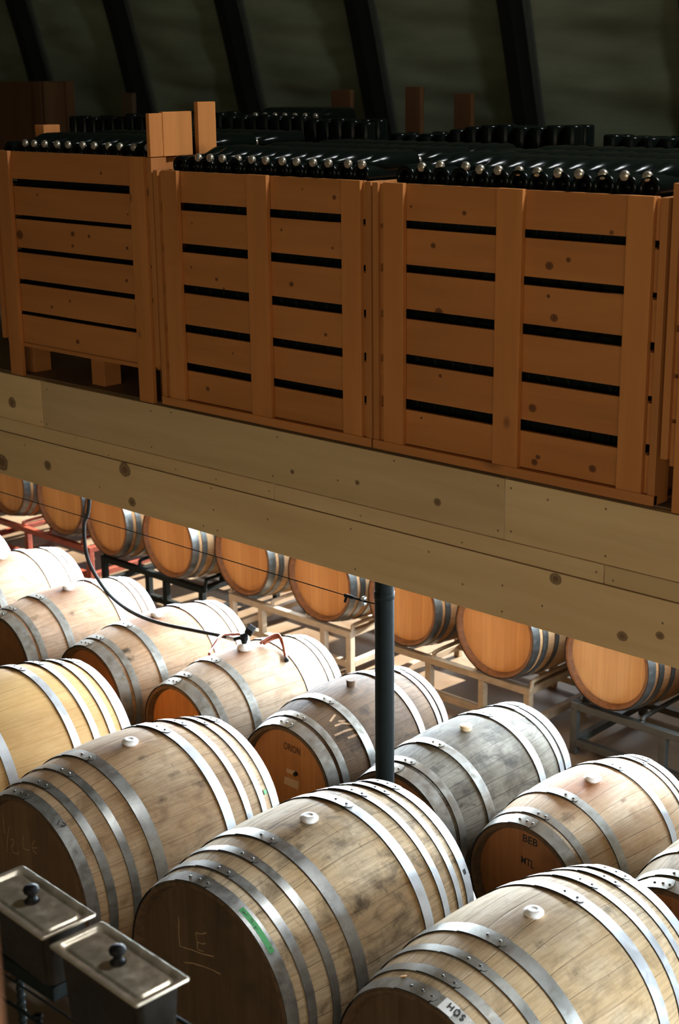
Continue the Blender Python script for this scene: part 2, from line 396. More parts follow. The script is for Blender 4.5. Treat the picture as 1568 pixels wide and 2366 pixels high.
# loft post
t = empty('loft_post', (-3.918, 4.42, 0), 0, 'slim black steel post holding up the loft edge', 'post')
bm = bmesh.new(); lathe(bm, [(0, .012), (.041, .012), (.041, zb+.02), (0, zb+.02)], 28); sharp(mesh('shaft', bm, M_BLACKM, t, True))
bm = bmesh.new(); lathe(bm, [(.041, zb-.115), (.0435, zb-.112), (.0435, zb-.085), (.041, zb-.082)], 28); mesh('coupling_ring', bm, M_BLACKM, t, True)
bm = bmesh.new(); box(bm, -.09, .09, -.09, .09, 0, .012); mesh('base_plate', bm, M_BLACKM, t)
for sx in (-1, 1):
    bm = bmesh.new(); lathe(bm, [(0, .011), (.012, .011), (.012, .026), (0, .028)], 6, org=(sx*.065, -.065, 0)); mesh('bolt', bm, M_RIV, t)
bm = bmesh.new(); box(bm, -.07, .07, -.07, .07, zb+.0, zb+.012)
mesh('top_plate', bm, M_BLACKM, t)
bm = bmesh.new(); box(bm, -16, 4.5, 4.345, 4.50, zb+.012, G0-.30); o = struct(mesh('trim_10', bm, M_JOIST)); o['label'] = 'beam behind the fascia of the loft'

# ------------------------------------------------------------------ barrels
def prof_r(s, Rb, Rh): return Rb-(Rb-Rh)*s*s
def barrel_pt(B, s, th, off=0):
    R = prof_r(s, B['Rb'], B['Rh'])+off; return Vector((R*sin(th), s*B['L']/2, R*cos(th)))
def stave_bm(B, n=96):
    L, Rb, Rh = B['L'], B['Rb'], B['Rh']; bm = bmesh.new(); P = []
    for i in range(33):
        s = -1+2*i/32; P.append((prof_r(s, Rb, Rh), s*L/2))
    t = .020; d = .038
    P = [(Rh-t-.010, -L/2+d), (Rh-t, -L/2+.004), (Rh-t+.003, -L/2), (Rh-.003, -L/2)]+[(P[0][0], -L/2+.003)]+P[1:-1]+[(P[-1][0], L/2-.003)]+[(Rh-.003, L/2), (Rh-t+.003, L/2), (Rh-t, L/2-.004), (Rh-t-.010, L/2-d)]
    lathe(bm, P, n, 'Y'); return bm
def head_bm(B, end):
    bm = bmesh.new(); y = end*(B['L']/2-.034); R = B['Rh']-.026
    lathe(bm, [(0, y), (R*.5, y), (R, y), (R, y-end*.02), (0, y-end*.02)], 64, 'Y'); return bm
def hoop_bm(B, s0, s1, n=96, lap=None, th=.0028, gap=.0006):
    L = B['L']; P = []
    ss = [s0+(s1-s0)*i/4 for i in range(5)]
    lo = [(prof_r(s, B['Rb'], B['Rh'])+.0030, s*L/2) for s in ss]; hi = [(r+th, y) for r, y in lo]
    bm = bmesh.new(); lathe(bm, lo+hi[::-1]+[lo[0]], n, 'Y')
    if lap:
        a0, a1 = lap                      # the overlapping end, riveted down, with a rounded tip
        lo2 = [(r+th*.9, y) for r, y in lo]; k = 14; top = []
        for i in range(k+1):
            a = a0+(a1-a0)*i/k; row = []
            for j, (r, y) in enumerate(lo2):
                f = (j/4-.5)*2; aa = a
                if i == k: aa = a1-.045*f*f
                if i == 0: aa = a0
                row.append((bm.verts.new((r*sin(aa), y, r*cos(aa))), bm.verts.new(((r+.0034)*sin(aa), y, (r+.0034)*cos(aa)))))
            top.append(row)
        for A, C in zip(top, top[1:]):
            for j in range(4): bm.faces.new((A[j][1], A[j+1][1], C[j+1][1], C[j][1]))
            for j in (0, 4): bm.faces.new((A[j][0], A[j][1], C[j][1], C[j][0]))
        for A in (top[0], top[-1]):
            for j in range(4): bm.faces.new((A[j][0], A[j+1][0], A[j+1][1], A[j][1]))
    return bm
RIVC = {}
def rivet(B, s, th, parent, dark, big=1.0):
    key = (dark, big)
    if key not in RIVC:
        bm = bmesh.new(); r = .0062*big; lathe(bm, [(r, -.001), (r, .0012), (r*.8, .0032*big), (r*.42, .0046*big), (0, .005*big)], 12)
        me = bpy.data.meshes.new('rivet'); bm.to_mesh(me); bm.free(); me.materials.append(M_RIV)
        for p in me.polygons: p.use_smooth = True
        RIVC[key] = me
    o = bpy.data.objects.new('rivet', RIVC[key]); link(o, parent); p = barrel_pt(B, s, th, .0078); o.location = p
    o.rotation_euler = Vector((sin(th), 0, cos(th))).to_track_quat('Z', 'Y').to_euler(); return o
H8 = [(-1.0,-.91),(-.837,-.771),(-.64,-.575),(-.42,-.318),(.315,.415),(.562,.632),(.757,.822),(.897,1.0)]
H6 = [(-1.0,-.872),(-.832,-.752),(-.465,-.365),(.365,.465),(.752,.832),(.872,1.0)]
HFAR = [(-1.0,-.885),(-.83,-.745),(-.62,-.545),(.545,.62),(.745,.83),(.885,1.0)]
BAR = {}
def barrel(key, x, y, yaw, L, Rh, zr, Rb, hoops, wood, head, hoopm, label, group, rear_hoopm=None, rivets=True, bung='white', roll=0.0, big=1.0, chime=None):
    B = dict(x=x, y=y, yaw=yaw, L=L, Rh=Rh, z=zr+EYE, Rb=Rb)
    r = empty('wine_barrel', (x, y, B['z']-Rb), yaw, label, 'barrel', group); B['root'] = r
    up = (0, 0, Rb)
    B['staves'] = sharp(mesh('staves', stave_bm(B), wood, r, True, up), 40)
    me = B['staves'].data; me.materials.append(chime or M_CHIME)
    for p in me.polygons:
        c = p.center
        if abs(c.y) > L/2-.0034 or sqrt(c.x**2+c.z**2) < Rh-.018: p.material_index = 1
    B['head'] = mesh('head', head_bm(B, -1), head, r, loc=up); mesh('head', head_bm(B, 1), head, r, loc=up)
    B['hoops'] = []
    for i, (s0, s1) in enumerate(hoops):
        jit = (-.10, .0, .06, -.04, .03, -.07, .05, -.02)[i]*.6+roll
        hm = hoopm if (s0 < .2 or rear_hoopm is None) else rear_hoopm  # paler steel on the rear hoops paints in their stronger light
        end = abs(s0) > .99 or abs(s1) > .99
        lap = (jit-.34, jit+.09) if rivets else None
        h = sharp(mesh('hoop', hoop_bm(B, s0, s1, lap=lap), hm, r, True, up), 30)
        h.data.materials.append(M_HEDGE)          # oxide, dirt and painted gap shadow on cut edges and underside
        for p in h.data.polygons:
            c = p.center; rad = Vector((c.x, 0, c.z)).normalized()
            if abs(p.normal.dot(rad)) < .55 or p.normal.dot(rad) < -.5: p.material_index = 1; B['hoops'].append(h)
        if rivets:
            sm = (s0+s1)/2
            for a in ((-.19, -.065, .035) if end else (-.09, .028)): rivet(B, sm, jit+a, h, 0, big)
    if bung:
        bm = bmesh.new()
        if bung == 'cork': lathe(bm, [(.021, -.01), (.024, .028), (.023, .032), (0, .032)], 20, org=(.012, 0, Rb)); mt = M_BUNGK
        elif bung == 'cream': lathe(bm, [(.024, -.008), (.029, .014), (.028, .020), (.016, .024), (0, .024)], 24, org=(.012, 0, Rb)); mt = M_BUNGC
        else: lathe(bm, [(.026, -.006), (.036*big, .006), (.0365*big, .011), (.030*big, .018), (.016*big, .022), (.012*big, .0205), (0, .0205)], 28, org=(.012, 0, Rb)); mt = M_BUNGW
        o = sharp(mesh('bung', bm, mt, r, True, up), 50)
        if roll or True: o.rotation_euler = (0, radians(1.5), 0)
    BAR[key] = B; return B
def to_local(B, p):
    d = Vector(p)-Vector((B['x'], B['y'], B['z'])); c, s = cos(B['yaw']), sin(B['yaw'])
    return Vector((c*d.x+s*d.y, -s*d.x+c*d.y, d.z))
def headpt(B, px, py, off=.0):
    """pixel of the photograph -> (x, z) on the barrel's front head"""
    o = to_local(B, (0, 0, EYE)); e = to_local(B, Vector((0, 0, EYE))+ray(px, py)); d = e-o
    k = (-(B['L']/2-.034)-o.y)/d.y; p = o+d*k; return Vector((p.x, p.z))
def ribbon(bm, pts, wd, y):
    pts = [Vector(p) for p in pts]
    L_, R_ = [], []
    for i, p in enumerate(pts):
        t = (pts[min(i+1, len(pts)-1)]-pts[max(i-1, 0)]).normalized(); nn = Vector((-t.y, t.x))*wd/2*(.55+.45*random.random())
        a, b = p+nn, p-nn; L_.append(bm.verts.new((a.x, y, a.y))); R_.append(bm.verts.new((b.x, y, b.y)))
    for i in range(len(pts)-1): bm.faces.new((L_[i], L_[i+1], R_[i+1], R_[i]))
def head_strokes(B, name, strokes, wd, mat, label=None):
    bm = bmesh.new()
    for st in strokes:
        q = [headpt(B, *p) for p in st]; fine = []
        for a, b in zip(q, q[1:]):
            for i in range(4): fine.append(a.lerp(b, i/4)+Vector((random.uniform(-1, 1), random.uniform(-1, 1)))*wd*.12)
        fine.append(q[-1]); ribbon(bm, fine, wd, -(B['L']/2-.034)-.0008)
    o = mesh(name, bm, mat, B['head'])
    if label: o['label'] = label
    return o
def text_mesh(txt, size):
    cu = bpy.data.curves.new('t', 'FONT'); cu.body = txt; cu.size = size; cu.align_x = 'CENTER'; cu.align_y = 'CENTER'; cu.extrude = .0004; cu.resolution_u = 3; cu.offset = .011
    o = bpy.data.objects.new('t', cu); COL.objects.link(o); dg = bpy.context.evaluated_depsgraph_get(); dg.update()
    me = bpy.data.meshes.new_from_object(o.evaluated_get(dg)); bpy.data.objects.remove(o); bpy.data.curves.remove(cu); return me
def head_text(B, name, txt, px0, px1, hgt, mat, thick=None, label=None, sy=1.0):
    a, b = headpt(B, *px0), headpt(B, *px1); me = text_mesh(txt, 1.0); xs = [v.co.x for v in me.vertices]; ys = [v.co.y for v in me.vertices]
    wsc = (b-a).length/(max(xs)-min(xs)); hs = hgt/(max(ys)-min(ys)); an = atan2((b-a).y, (b-a).x); c = (a+b)/2; mx = (max(xs)+min(xs))/2; my = (max(ys)+min(ys))/2
    for v in me.vertices:
        x, y, z = (v.co.x-mx)*wsc, (v.co.y-my)*hs, v.co.z
        v.co = (c.x+x*cos(an)-y*sin(an), -(B['L']/2-.034)-.0012-z*.5, c.y+x*sin(an)+y*cos(an))
    me.materials.append(mat); o = bpy.data.objects.new(name, me); link(o, B['head'])
    if label: o['label'] = label
    return o
def patch(B, s0, s1, a0, a1, off, nA=12):
    """a thin sheet lying on the barrel's hoop, angles in degrees"""
    bm = bmesh.new(); R0 = [];
    for i in range(nA+1):
        a = radians(a0+(a1-a0)*i/nA); R0.append([bm.verts.new(barrel_pt(B, s, a, off)) for s in (s0, s1)]+[bm.verts.new(barrel_pt(B, s, a, off-.0012)) for s in (s0, s1)])
    for A, C in zip(R0, R0[1:]): bm.faces.new((A[0], A[1], C[1], C[0])); bm.faces.new((A[0], A[2], C[2], C[0])); bm.faces.new((A[1], A[3], C[3], C[1]))
    for A in (R0[0], R0[-1]): bm.faces.new((A[0], A[1], A[3], A[2]))
    return bm
def surf_strokes(B, strokes, wd, off):
    """strokes in (s, degrees) on the barrel's surface"""
    bm = bmesh.new()
    for st in strokes:
        P = []
        for a, b in zip(st, st[1:]):
            for i in range(3): P.append((a[0]+(b[0]-a[0])*i/3, a[1]+(b[1]-a[1])*i/3))
        P.append(st[-1]); q = [(barrel_pt(B, s, radians(t), off), Vector((sin(radians(t)), 0, cos(radians(t))))) for s, t in P]
        A_, B_ = [], []
        for i, (p, nr) in enumerate(q):
            t = (q[min(i+1, len(q)-1)][0]-q[max(i-1, 0)][0]).normalized(); sd_ = t.cross(nr).normalized()*wd/2
            A_.append(bm.verts.new(p+sd_)); B_.append(bm.verts.new(p-sd_))
        for i in range(len(q)-1): bm.faces.new((A_[i], A_[i+1], B_[i+1], B_[i]))
    return bm

W_A = oak('weathered oak staves', (.54, .41, .27), (.43, .27, .14), (.16, .09, .045), .55, .45, .30, .35, seed=1, spots=[(-.04,17,.018),(.07,34,.022),(-.16,44,.016),(.235,44,.02)], dims=(1.07, .474, .40))
W_B = oak('greyed oak staves', (.60, .49, .35), (.46, .31, .16), (.12, .085, .05), .75, .6, .32, .12, seed=2, spots=[(-.02,6,.03),(-.01,23,.032),(-.29,14,.022),(-.16,52,.03),(.06,48,.035),(-.29,6,.024)], dims=(1.07, .474, .40))
W_C = oak('tan oak staves', (.60, .48, .33), (.48, .33, .175), (.16, .11, .06), .45, .5, .32, .25, seed=4, spots=[(.5,20,.03),(-.2,16,.02),(-.15,35,.024)], dims=(1.07, .474, .40))
W_Z = oak('new yellow oak staves', (.68, .44, .20), (.61, .37, .15), (.44, .24, .08), .25, .1, .15, 0, seed=6)
W_BEB = oak('pale oak staves', (.55, .45, .33), (.45, .31, .18), (.26, .14, .07), .4, .2, .5, .95, seed=8, red=(.26, .10, .04), spots=[(-.65,18,.03),(-.35,8,.018),(.02,30,.012)], dims=(.893,.351,.286))
W_GREY = oak('blackened grey oak staves', (.30, .28, .235), (.10, .085, .058), (.055, .045, .035), .95, .7, .6, .3, seed=9, red=(.09, .06, .03), spots=[(-.70,21,.035),(.09,23,.045),(.08,48,.035),(-.58,51,.025),(-.29,-17,.05),(-.25,35,.045),(.3,20,.05)], dims=(.99,.338,.285))
W_ORI = oak('dark brown oak staves', (.16, .10, .057), (.085, .05, .026), (.045, .030, .018), .9, .8, .4, .4, seed=11, red=(.14, .08, .04), spots=[(-.57,-10,.05),(-.60,39,.045),(-.50,55,.05),(-.20,32,.03),(-.1,10,.03)], dims=(.946,.35,.281))
W_HOSE = oak('bleached oak staves', (.56, .46, .36), (.46, .33, .21), (.20, .12, .07), .5, .25, .5, .9, seed=12, spots=[(-.76,22,.022),(-.06,-7,.025)], dims=(.95, .347, .282))
W_2A = oak('wine-tinged oak staves', (.52, .38, .26), (.42, .26, .15), (.15, .09, .05), .45, .25, .35, .95, seed=14, spots=[(-.74,31,.030),(-.775,41,.026)], dims=(.95, .347, .282), spotcol=(.02,.022,.016))
W_2Y = oak('rosy oak staves', (.56, .41, .30), (.45, .29, .18), (.15, .10, .06), .45, .2, .35, 1, seed=15, spots=[(-.70,27,.022),(-.25,38,.02)], dims=(.95, .347, .282))
W_2F = oak('dusty brown oak staves', (.36, .28, .18), (.28, .20, .11), (.10, .07, .04), .6, .4, .4, 0, seed=16)
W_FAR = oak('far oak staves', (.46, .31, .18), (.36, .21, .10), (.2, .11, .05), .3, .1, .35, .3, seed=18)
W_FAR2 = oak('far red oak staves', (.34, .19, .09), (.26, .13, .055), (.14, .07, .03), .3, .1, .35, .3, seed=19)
HD_DK = headwood('wine-dark head boards', (.135, .075, .033), (.20, .115, .055), 6, .35, 1)
HD_DK2 = headwood('dark head boards', (.085, .05, .024), (.13, .08, .04), 6, .6, 2)
HD_OR = headwood('orange head boards', (.42, .17, .045), (.55, .24, .07), 6, .35, 3)
HD_BEB = headwood('brown head boards', (.32, .125, .04), (.42, .18, .065), 6, .5, 4)
HD_FAR = headwood('far honey head boards', (.48, .225, .075), (.60, .31, .115), 7, .12, 5)
HD_FARP = headwood('far pale head boards', (.56, .32, .14), (.68, .42, .20), 7, .1, 6)
M_CHIME = plain('wine-dark chime wood', (.11, .065, .032), .8, var=.35, sc=40); M_CHIMEF = plain('brown chime wood', (.17, .07, .025), .75, var=.25, sc=40)
g1 = 'large barrels in the front row'; g2 = 'barrels in the second row'; g3 = 'barrels in the back row under the loft'
barrel('1b', -3.643, 3.648, .019, 1.066, .407, -3.191, .474, H8, W_B, HD_DK2, M_HOOP, 'large front row barrel with green tape on its hoop and LE on its head', g1, M_HOOPN, roll=.04)
barrel('1c', -2.688, 3.777, -.026, 1.108, .387, -3.255, .465, H8, W_C, HD_DK2, M_HOOPD, 'large front row barrel at lower right with HOS lettered on its front hoop', g1, M_HOOPN, roll=.09)
barrel('1a', -4.759, 3.687, -.012, 1.073, .392, -3.235, .474, H8, W_A, HD_DK, M_HOOP, 'large brown front row barrel with a chalked half LE behind the steel pan lids', g1, M_HOOPN, roll=0)
barrel('1z', -5.785, 3.691, -.021, 1.073, .395, -3.228, .473, [(-1.0,-.91),(-.80,-.73),(-.60,-.53),(-.40,-.31),(.29,.37),(.53,.60),(.73,.80),(.885,1.0)], W_Z, HD_OR, M_HOOPN, 'new yellow oak barrel with bright hoops at the left edge of the front row', g1, roll=-.06, bung=None)
barrel('2e', -3.284, 5.037, -.03, .893, .286, -3.295, .351, H6, W_BEB, HD_BEB, M_HOOPD, 'pale second row barrel with BEB and MTL stamped on its brown head', g2, M_HOOPN, roll=.10, big=1.05)
barrel('2d', -3.999, 5.057, .026, .991, .285, -3.268, .338, H6, W_GREY, HD_OR, M_HOOP, 'blackened grey barrel right of the black post in the second row', g2, M_HOOPN, roll=.02, bung='cream')
barrel('2c', -4.742, 5.072, .047, .946, .281, -3.275, .35, H6, W_ORI, HD_OR, M_HOOP, 'dark brown barrel with a cork bung and ORION on its head, behind the post', g2, M_HOOPN, roll=.10, bung='cork')
barrel('2b', -5.582, 5.156, -.026, .977, .266, -3.319, .337, H6, W_HOSE, HD_OR, M_HOOPD, 'bleached second row barrel with the black hose and valve in its bung hole', g2, M_HOOPN, roll=-.05, bung=None)
barrel('2a', -6.268, 5.104, -.003, .974, .281, -3.277, .342, H6, W_2A, HD_BEB, M_HOOPD, 'second row barrel under the hanging hose with a black mould patch by its front hoops', g2, M_HOOPN, roll=-.02)
barrel('2y', -7.03, 5.059, -.033, .947, .281, -3.284, .346, H6, W_2Y, HD_BEB, M_HOOPD, 'rosy second row barrel at the left edge, crossed by the lower loop of the hose', g2, M_HOOPN, roll=0)
barrel('2x', -7.838, 5.136, .004, .93, .286, -3.283, .347, H6, W_HOSE, HD_BEB, M_HOOPD, 'white-lit second row barrel at the left edge, just left of the red rack', g2, M_HOOPN, roll=.05)
barrel('2w', -8.58, 5.10, .0, .93, .286, -3.283, .347, H6, W_HOSE, HD_BEB, M_HOOPD, 'barrel of which only a white sliver of its end shows at the left frame edge', g2, M_HOOPN)
barrel('2f', -2.554, 4.998, .001, .93, .285, -3.285, .347, H6, W_2F, HD_BEB, M_HOOPD, 'dusty brown second row barrel cut by the right frame edge', g2, M_HOOPN, roll=-.10)
far = [('fG', -5.169, 7.288, .006, .289, -3.255, W_FAR, HD_FAR, 'honey-headed barrel on the tan rack, second from right in the back row'),
 ('fH', -4.388, 7.346, -.031, .287, -3.261, W_FAR2, HD_FARP, 'pale-headed barrel on the dark grey rack at the right of the back row'),
 ('fI', -3.600, 7.34, .0, .287, -3.261, W_FAR2, HD_FAR, 'reddish barrel just showing at the right frame edge in the back row'),
 ('fF', -5.941, 7.335, -.011, .284, -3.267, W_FAR2, HD_FAR, 'orange-headed back row barrel directly right of the black post'),
 ('fE', -6.652, 7.304, .002, .287, -3.26, W_FAR, HD_FAR, 'back row barrel directly left of the black post on the white rack'),
 ('fD', -7.422, 7.326, -.022, .284, -3.267, W_FAR, HD_FAR, 'back row barrel with bright hoops on the left half of the white rack'),
 ('fC', -8.125, 7.236, -.013, .283, -3.268, W_FAR, HD_FAR, 'back row barrel on the right half of the black rack'),
 ('fB', -8.885, 7.282, -.066, .278, -3.28, W_FAR2, HD_FAR, 'back row barrel right behind the hanging hose'),
 ('fA', -9.600, 7.348, .029, .291, -3.251, W_FAR2, HD_FAR, 'back row barrel on the right half of the red rack'),
 ('fZ', -10.409, 7.413, -.034, .282, -3.272, W_FAR2, HD_FAR, 'leftmost back row barrel on the red rack')]
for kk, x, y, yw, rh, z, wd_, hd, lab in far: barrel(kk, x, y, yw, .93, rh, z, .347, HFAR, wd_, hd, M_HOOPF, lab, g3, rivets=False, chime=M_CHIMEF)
# writing on heads and hoops
B = BAR['1b']
def z7(*p): return [(x/3.92+360, y/3.92+1900) for x, y in p]
head_strokes(B, 'scratched_lettering', [z7((207,855),(210,1000),(218,1120),(300,1145),(420,1190),(525,1215)), z7((362,1000),(372,1060),(380,1150)), z7((362,1000),(410,1012),(458,1000)), z7((372,1085),(420,1100),(450,1095)), z7((380,1150),(430,1170)), z7((258,1268),(330,1275),(420,1300),(520,1340),(590,1375))], .007, M_CHALK, 'scratched letters LE, underlined')
B = BAR['1a']
def z3(*p): return [(x/6.03, y/6.03+1840) for x, y in p]
head_strokes(B, 'chalk_lettering', [z3((30,215),(45,330),(65,520)), z3((125,430),(108,580),(98,770)), z3((150,600),(195,600),(195,650),(165,710),(185,780),(230,800),(275,775)), z3((330,540),(318,640),(340,735),(415,750)), z3((480,615),(450,680),(460,745),(510,800)), z3((455,715),(515,715))], .007, M_CHALK, 'chalked fraction 1/2 and letters LE')
h = BAR['1a']['hoops'][0]
mesh('marker_number', surf_strokes(BAR['1a'], [[(-.935, 28.2), (-.968, 29.6)], [(-.926, 29.4), (-.914, 32.6), (-.962, 32.0)], [(-.945, 31.0), (-.935, 32.9)]], .0035, .0066), M_INK, h)['label'] = 'marker number 17'
B = BAR['1b']; h = B['hoops'][0]
bm = patch(B, -.973, -.934, 24, 50, .0066); tp = mesh('masking_tape', bm, M_TAPE, h); tp['label'] = 'green tape with a handwritten note'
def hand(word, s0, s1, a0, a1):
    """a handwritten word along the tape as joined pen strokes"""
    G = {'U': [[(0,1),(.05,.1),(.45,0),(.55,1),(.6,0)]], 'n': [[(0,0),(.05,.6),(.1,.1),(.35,.6),(.5,0)]], 'l': [[(.1,1.2),(.1,0)]], 'T': [[(0,1),(.7,1.05)],[(.35,1),(.3,0)]], 'h': [[(.05,1.2),(.05,0),(.1,.4),(.35,.55),(.45,0)]],
         'i': [[(.15,.55),(.15,0)]], 'g': [[(.45,.55),(.1,.5),(.1,.1),(.4,.1),(.45,.5),(.4,-.5),(.1,-.4)]], 'f': [[(.45,1),(.2,.9),(.2,-.4)],[(.05,.5),(.4,.5)]], 'r': [[(.05,.55),(.08,0),(.1,.4),(.4,.5)]], '?': [[(0,.8),(.3,1),(.4,.7),(.15,.35)],[(.15,.05),(.17,0)]], ' ': []}
    out = []; x = 0; tot = sum(.75 for _ in word)
    for ch in word:
        for st in G.get(ch, []): out.append([(s0+(s1-s0)*(py*.62+.12), a0+(a1-a0)*(x+px)/tot) for px, py in st])
        x += .75
    return out
mesh('pen_note', surf_strokes(B, hand('Unl Thigr', -.968, -.938, 25.5, 38), .0016, .0070), M_INK, tp)
mesh('pen_note', surf_strokes(B, hand('?', -.968, -.938, 47, 49), .0016, .0070), M_INK, tp)
B = BAR['1c']; h = B['hoops'][0]
wt = mesh('white_tape', patch(B, -.998, -.912, 9.5, 17.5, .0088, 6), M_WTAPE, h)
mesh('stencil_letters', surf_strokes(B, [[(-.965, 13.3), (-.925, 13.0)], [(-.968, 15.6), (-.928, 15.2)], [(-.946, 13.2), (-.948, 15.4)],
    [(-.958, 17.2), (-.935, 16.9), (-.926, 18.0), (-.936, 19.1), (-.958, 19.3), (-.966, 18.2), (-.958, 17.2)],
    [(-.930, 22.2), (-.926, 21.2), (-.936, 20.6), (-.944, 21.4), (-.952, 22.4), (-.962, 21.8), (-.958, 20.8)]], .0050, .0094), M_INK, h)['label'] = 'stencilled letters HOS'
bm = bmesh.new(); p = barrel_pt(B, -.904, radians(-18), .0086)
lathe(bm, [(0, .0022), (.008, .0020), (.0135, .0006), (.0135, 0), (0, 0)], 9, org=(0, 0, 0))
lf = mesh('dry_leaf', bm, M_RUSTLEAF); lf.location = B['root'].matrix_basis @ (p+Vector((0, 0, B['Rb']))); lf.scale = (1.0, .7, 1); lf.rotation_euler = (radians(-8), radians(-18), .4)
lf.data.transform(Matrix.Diagonal((1.0, .7, 1, 1))); lf.scale = (1, 1, 1); tag(lf, 'small dry orange leaf lying on the front hoop of the lower right barrel', 'leaf')
B = BAR['2e']
def z5(x, y): return (x/3.213+1080, y/3.213+1720)
head_text(B, 'stamped_letters', 'BEB', z5(412, 690), z5(520, 738), .034, M_INK, label='stamped letters BEB')
head_text(B, 'stamped_letters', 'MTL', z5(398, 850), z5(494, 900), .034, M_INK, label='stamped letters MTL')
c0 = headpt(B, *z5(398, 742)); ringp = [c0+Vector((cos(a), sin(a)))*.021 for a in [2*pi*i/18 for i in range(19)]]
bm = bmesh.new(); ribbon(bm, ringp, .0042, -(B['L']/2-.0348)-.0006); ribbon(bm, [c0+Vector((-.009, -.006)), c0+Vector((-.002, .008)), c0+Vector((.008, -.004)), c0+Vector((.020, -.024))], .004, -(B['L']/2-.0348)-.0006)
for q in range(7):
    p0 = headpt(B, *z5(428+q*15, 770+q*8)); ribbon(bm, [p0+Vector((-.004, .004)), p0+Vector((.001, -.004)), p0+Vector((.004, .003))], .0028, -(B['L']/2-.0348)-.0006)
for q in range(6):
    p0 = headpt(B, *z5(400+q*24, 782+q*13)); ribbon(bm, [p0, p0+Vector((.004, -.002))], .003, -(B['L']/2-.0348)-.0006)
mesh('stamped_emblem', bm, M_INK, B['head'])['label'] = 'round stamped emblem with a line of small letters'
B = BAR['2c']
def z4(x, y): return (x/4.9+560, y/4.9+1520)
head_text(B, 'branded_letters', 'ORION', z4(468, 985), z4(655, 1068), .038, M_BURN, label='branded letters ORION')
def head_card(B, name, cor, mat, label):
    bm = bmesh.new(); q = [headpt(B, *p) for p in cor]; y = -(B['L']/2-.034)
    f = [bm.verts.new((p.x, y-.0012, p.y)) for p in q]; b = [bm.verts.new((p.x, y+.0005, p.y)) for p in q]
    bm.faces.new(f)
    for i in range(4): bm.faces.new((f[i], f[(i+1) % 4], b[(i+1) % 4], b[i]))
    o = mesh(name, bm, mat, B['head']); o['label'] = label
head_card(B, 'paper_label', [z4(500, 1248), z4(600, 1285), z4(598, 1330), z4(498, 1295)], M_PAPER, 'narrow paper label')
head_card(B, 'paper_label', [z4(478, 1340), z4(638, 1400), z4(630, 1495), z4(472, 1420)], M_PAPER, 'wide paper label')
bm = bmesh.new(); p = headpt(B, *z4(607, 1312)); lathe(bm, [(0, -(B['L']/2-.034)-.012), (.011, -(B['L']/2-.034)-.011), (.012, -(B['L']/2-.034)+.002)], 14, 'Y', org=(p.x, 0, p.y)); mesh('head_plug', bm, M_BLACK, B['head'])
B = BAR['2f']
head_text(B, 'branded_letters', '16', (1541, 2096), (1551, 2101), .022, M_BURN, label='small branded number')
B = BAR['2c']
mesh('scratch_marks', surf_strokes(B, [[(-.515,22.5),(-.627,25.4)],[(-.558,29.3),(-.487,32)],[(-.628,31.1),(-.533,32.7),(-.455,37.2)],[(-.703,38.5),(-.579,39.4),(-.428,42)],[(-.592,46.1),(-.453,47.1)]], .011, .0006), plain('bare scraped oak', (.36,.22,.12), .8, var=.3, sc=60), B['staves'])['label'] = 'pale scraped marks'
# the steel tag nailed on the yellow-taped rear hoop
for kk, s, a, lab in (('1b', .945, 66, 'torn black sticker'), ('1a', .86, 63, 'scrap of green tape')):
    B = BAR[kk]; mesh('sticker', patch(B, s-.018, s+.018, a-1.4, a+1.4, .0066, 3), M_BLACK if kk == '1b' else M_TAPE, B['hoops'][-1])['label'] = lab

# ------------------------------------------------------------------ barrel racks
def rack(x0, x1, yc, top, mat, label, group, barrels, leg_mid=(.46,), half=.38, name='barrel_rack'):
    t = empty(name, ((x0+x1)/2, yc, 0), 0, label, 'rack', group); hw = (x1-x0)/2; tb = .045
    def part(nm, *bxs, bev=.004):
        bm = bmesh.new()
        for b in bxs: box(bm, *b, bev)
        return mesh(nm, bm, mat, t)
    for sy in (-1, 1):
        y = sy*half
        part('top_rail', (-hw, hw, y-tb/2, y+tb/2, top-tb, top)); part('bottom_rail', (-hw+tb, hw-tb, y-tb/2, y+tb/2, .055, .055+tb))
        for lx in [-hw+tb/2, hw-tb/2]+[-hw+2*hw*f for f in leg_mid]: part('leg', (lx-tb/2, lx+tb/2, y-tb/2+.0005, y+tb/2-.0005, 0, top-tb))
    for sx in (-1, 1):
        x = sx*(hw-tb/2); part('side_rail', (x-tb/2, x+tb/2, -half+tb/2, half-tb/2, top-tb, top)); part('side_rail', (x-tb/2, x+tb/2, -half+tb/2, half-tb/2, .055, .055+tb))
    for key in barrels:
        B = BAR[key]; bx = B['x']-(x0+x1)/2
        for sx in (-1, 1):
            dx = .21 if B['Rb'] < .4 else .25; ztop = B['z']-sqrt(B['Rb']**2-dx**2)-.012
            bm = bmesh.new(); x = bx+sx*dx; zz = max(ztop, top+.004)-.014
            tube(bm, spline([(x, -half, top-.03), (x, -half+.015, zz-.02), (x, -half+.05, zz), (x, 0, zz), (x, half-.05, zz), (x, half-.015, zz-.02), (x, half, top-.03)], 4), .014, 8)
            mesh('cradle_bar', bm, mat, t, True)
M_RED = plain('red painted steel', (.22, .035, .014), .5, var=.3, sc=12); M_WHITE = plain('cream painted steel', (.46, .39, .30), .5, var=.15, sc=12)
M_TAN = plain('tan painted steel', (.30, .225, .145), .55, var=.2, sc=12); M_DGREY = plain('dark grey painted steel', (.035, .036, .032), .45, var=.3, sc=12)
gr = 'steel racks under the back row'
rack(-10.85, -9.26, 7.31, .32, M_RED, 'red steel rack under the two leftmost back row barrels', gr, ('fZ', 'fA'))
rack(-9.12, -7.92, 7.31, .29, M_BLACKM, 'black steel rack in the back row beside the red rack', gr, ('fB', 'fC'), (.47, .64))
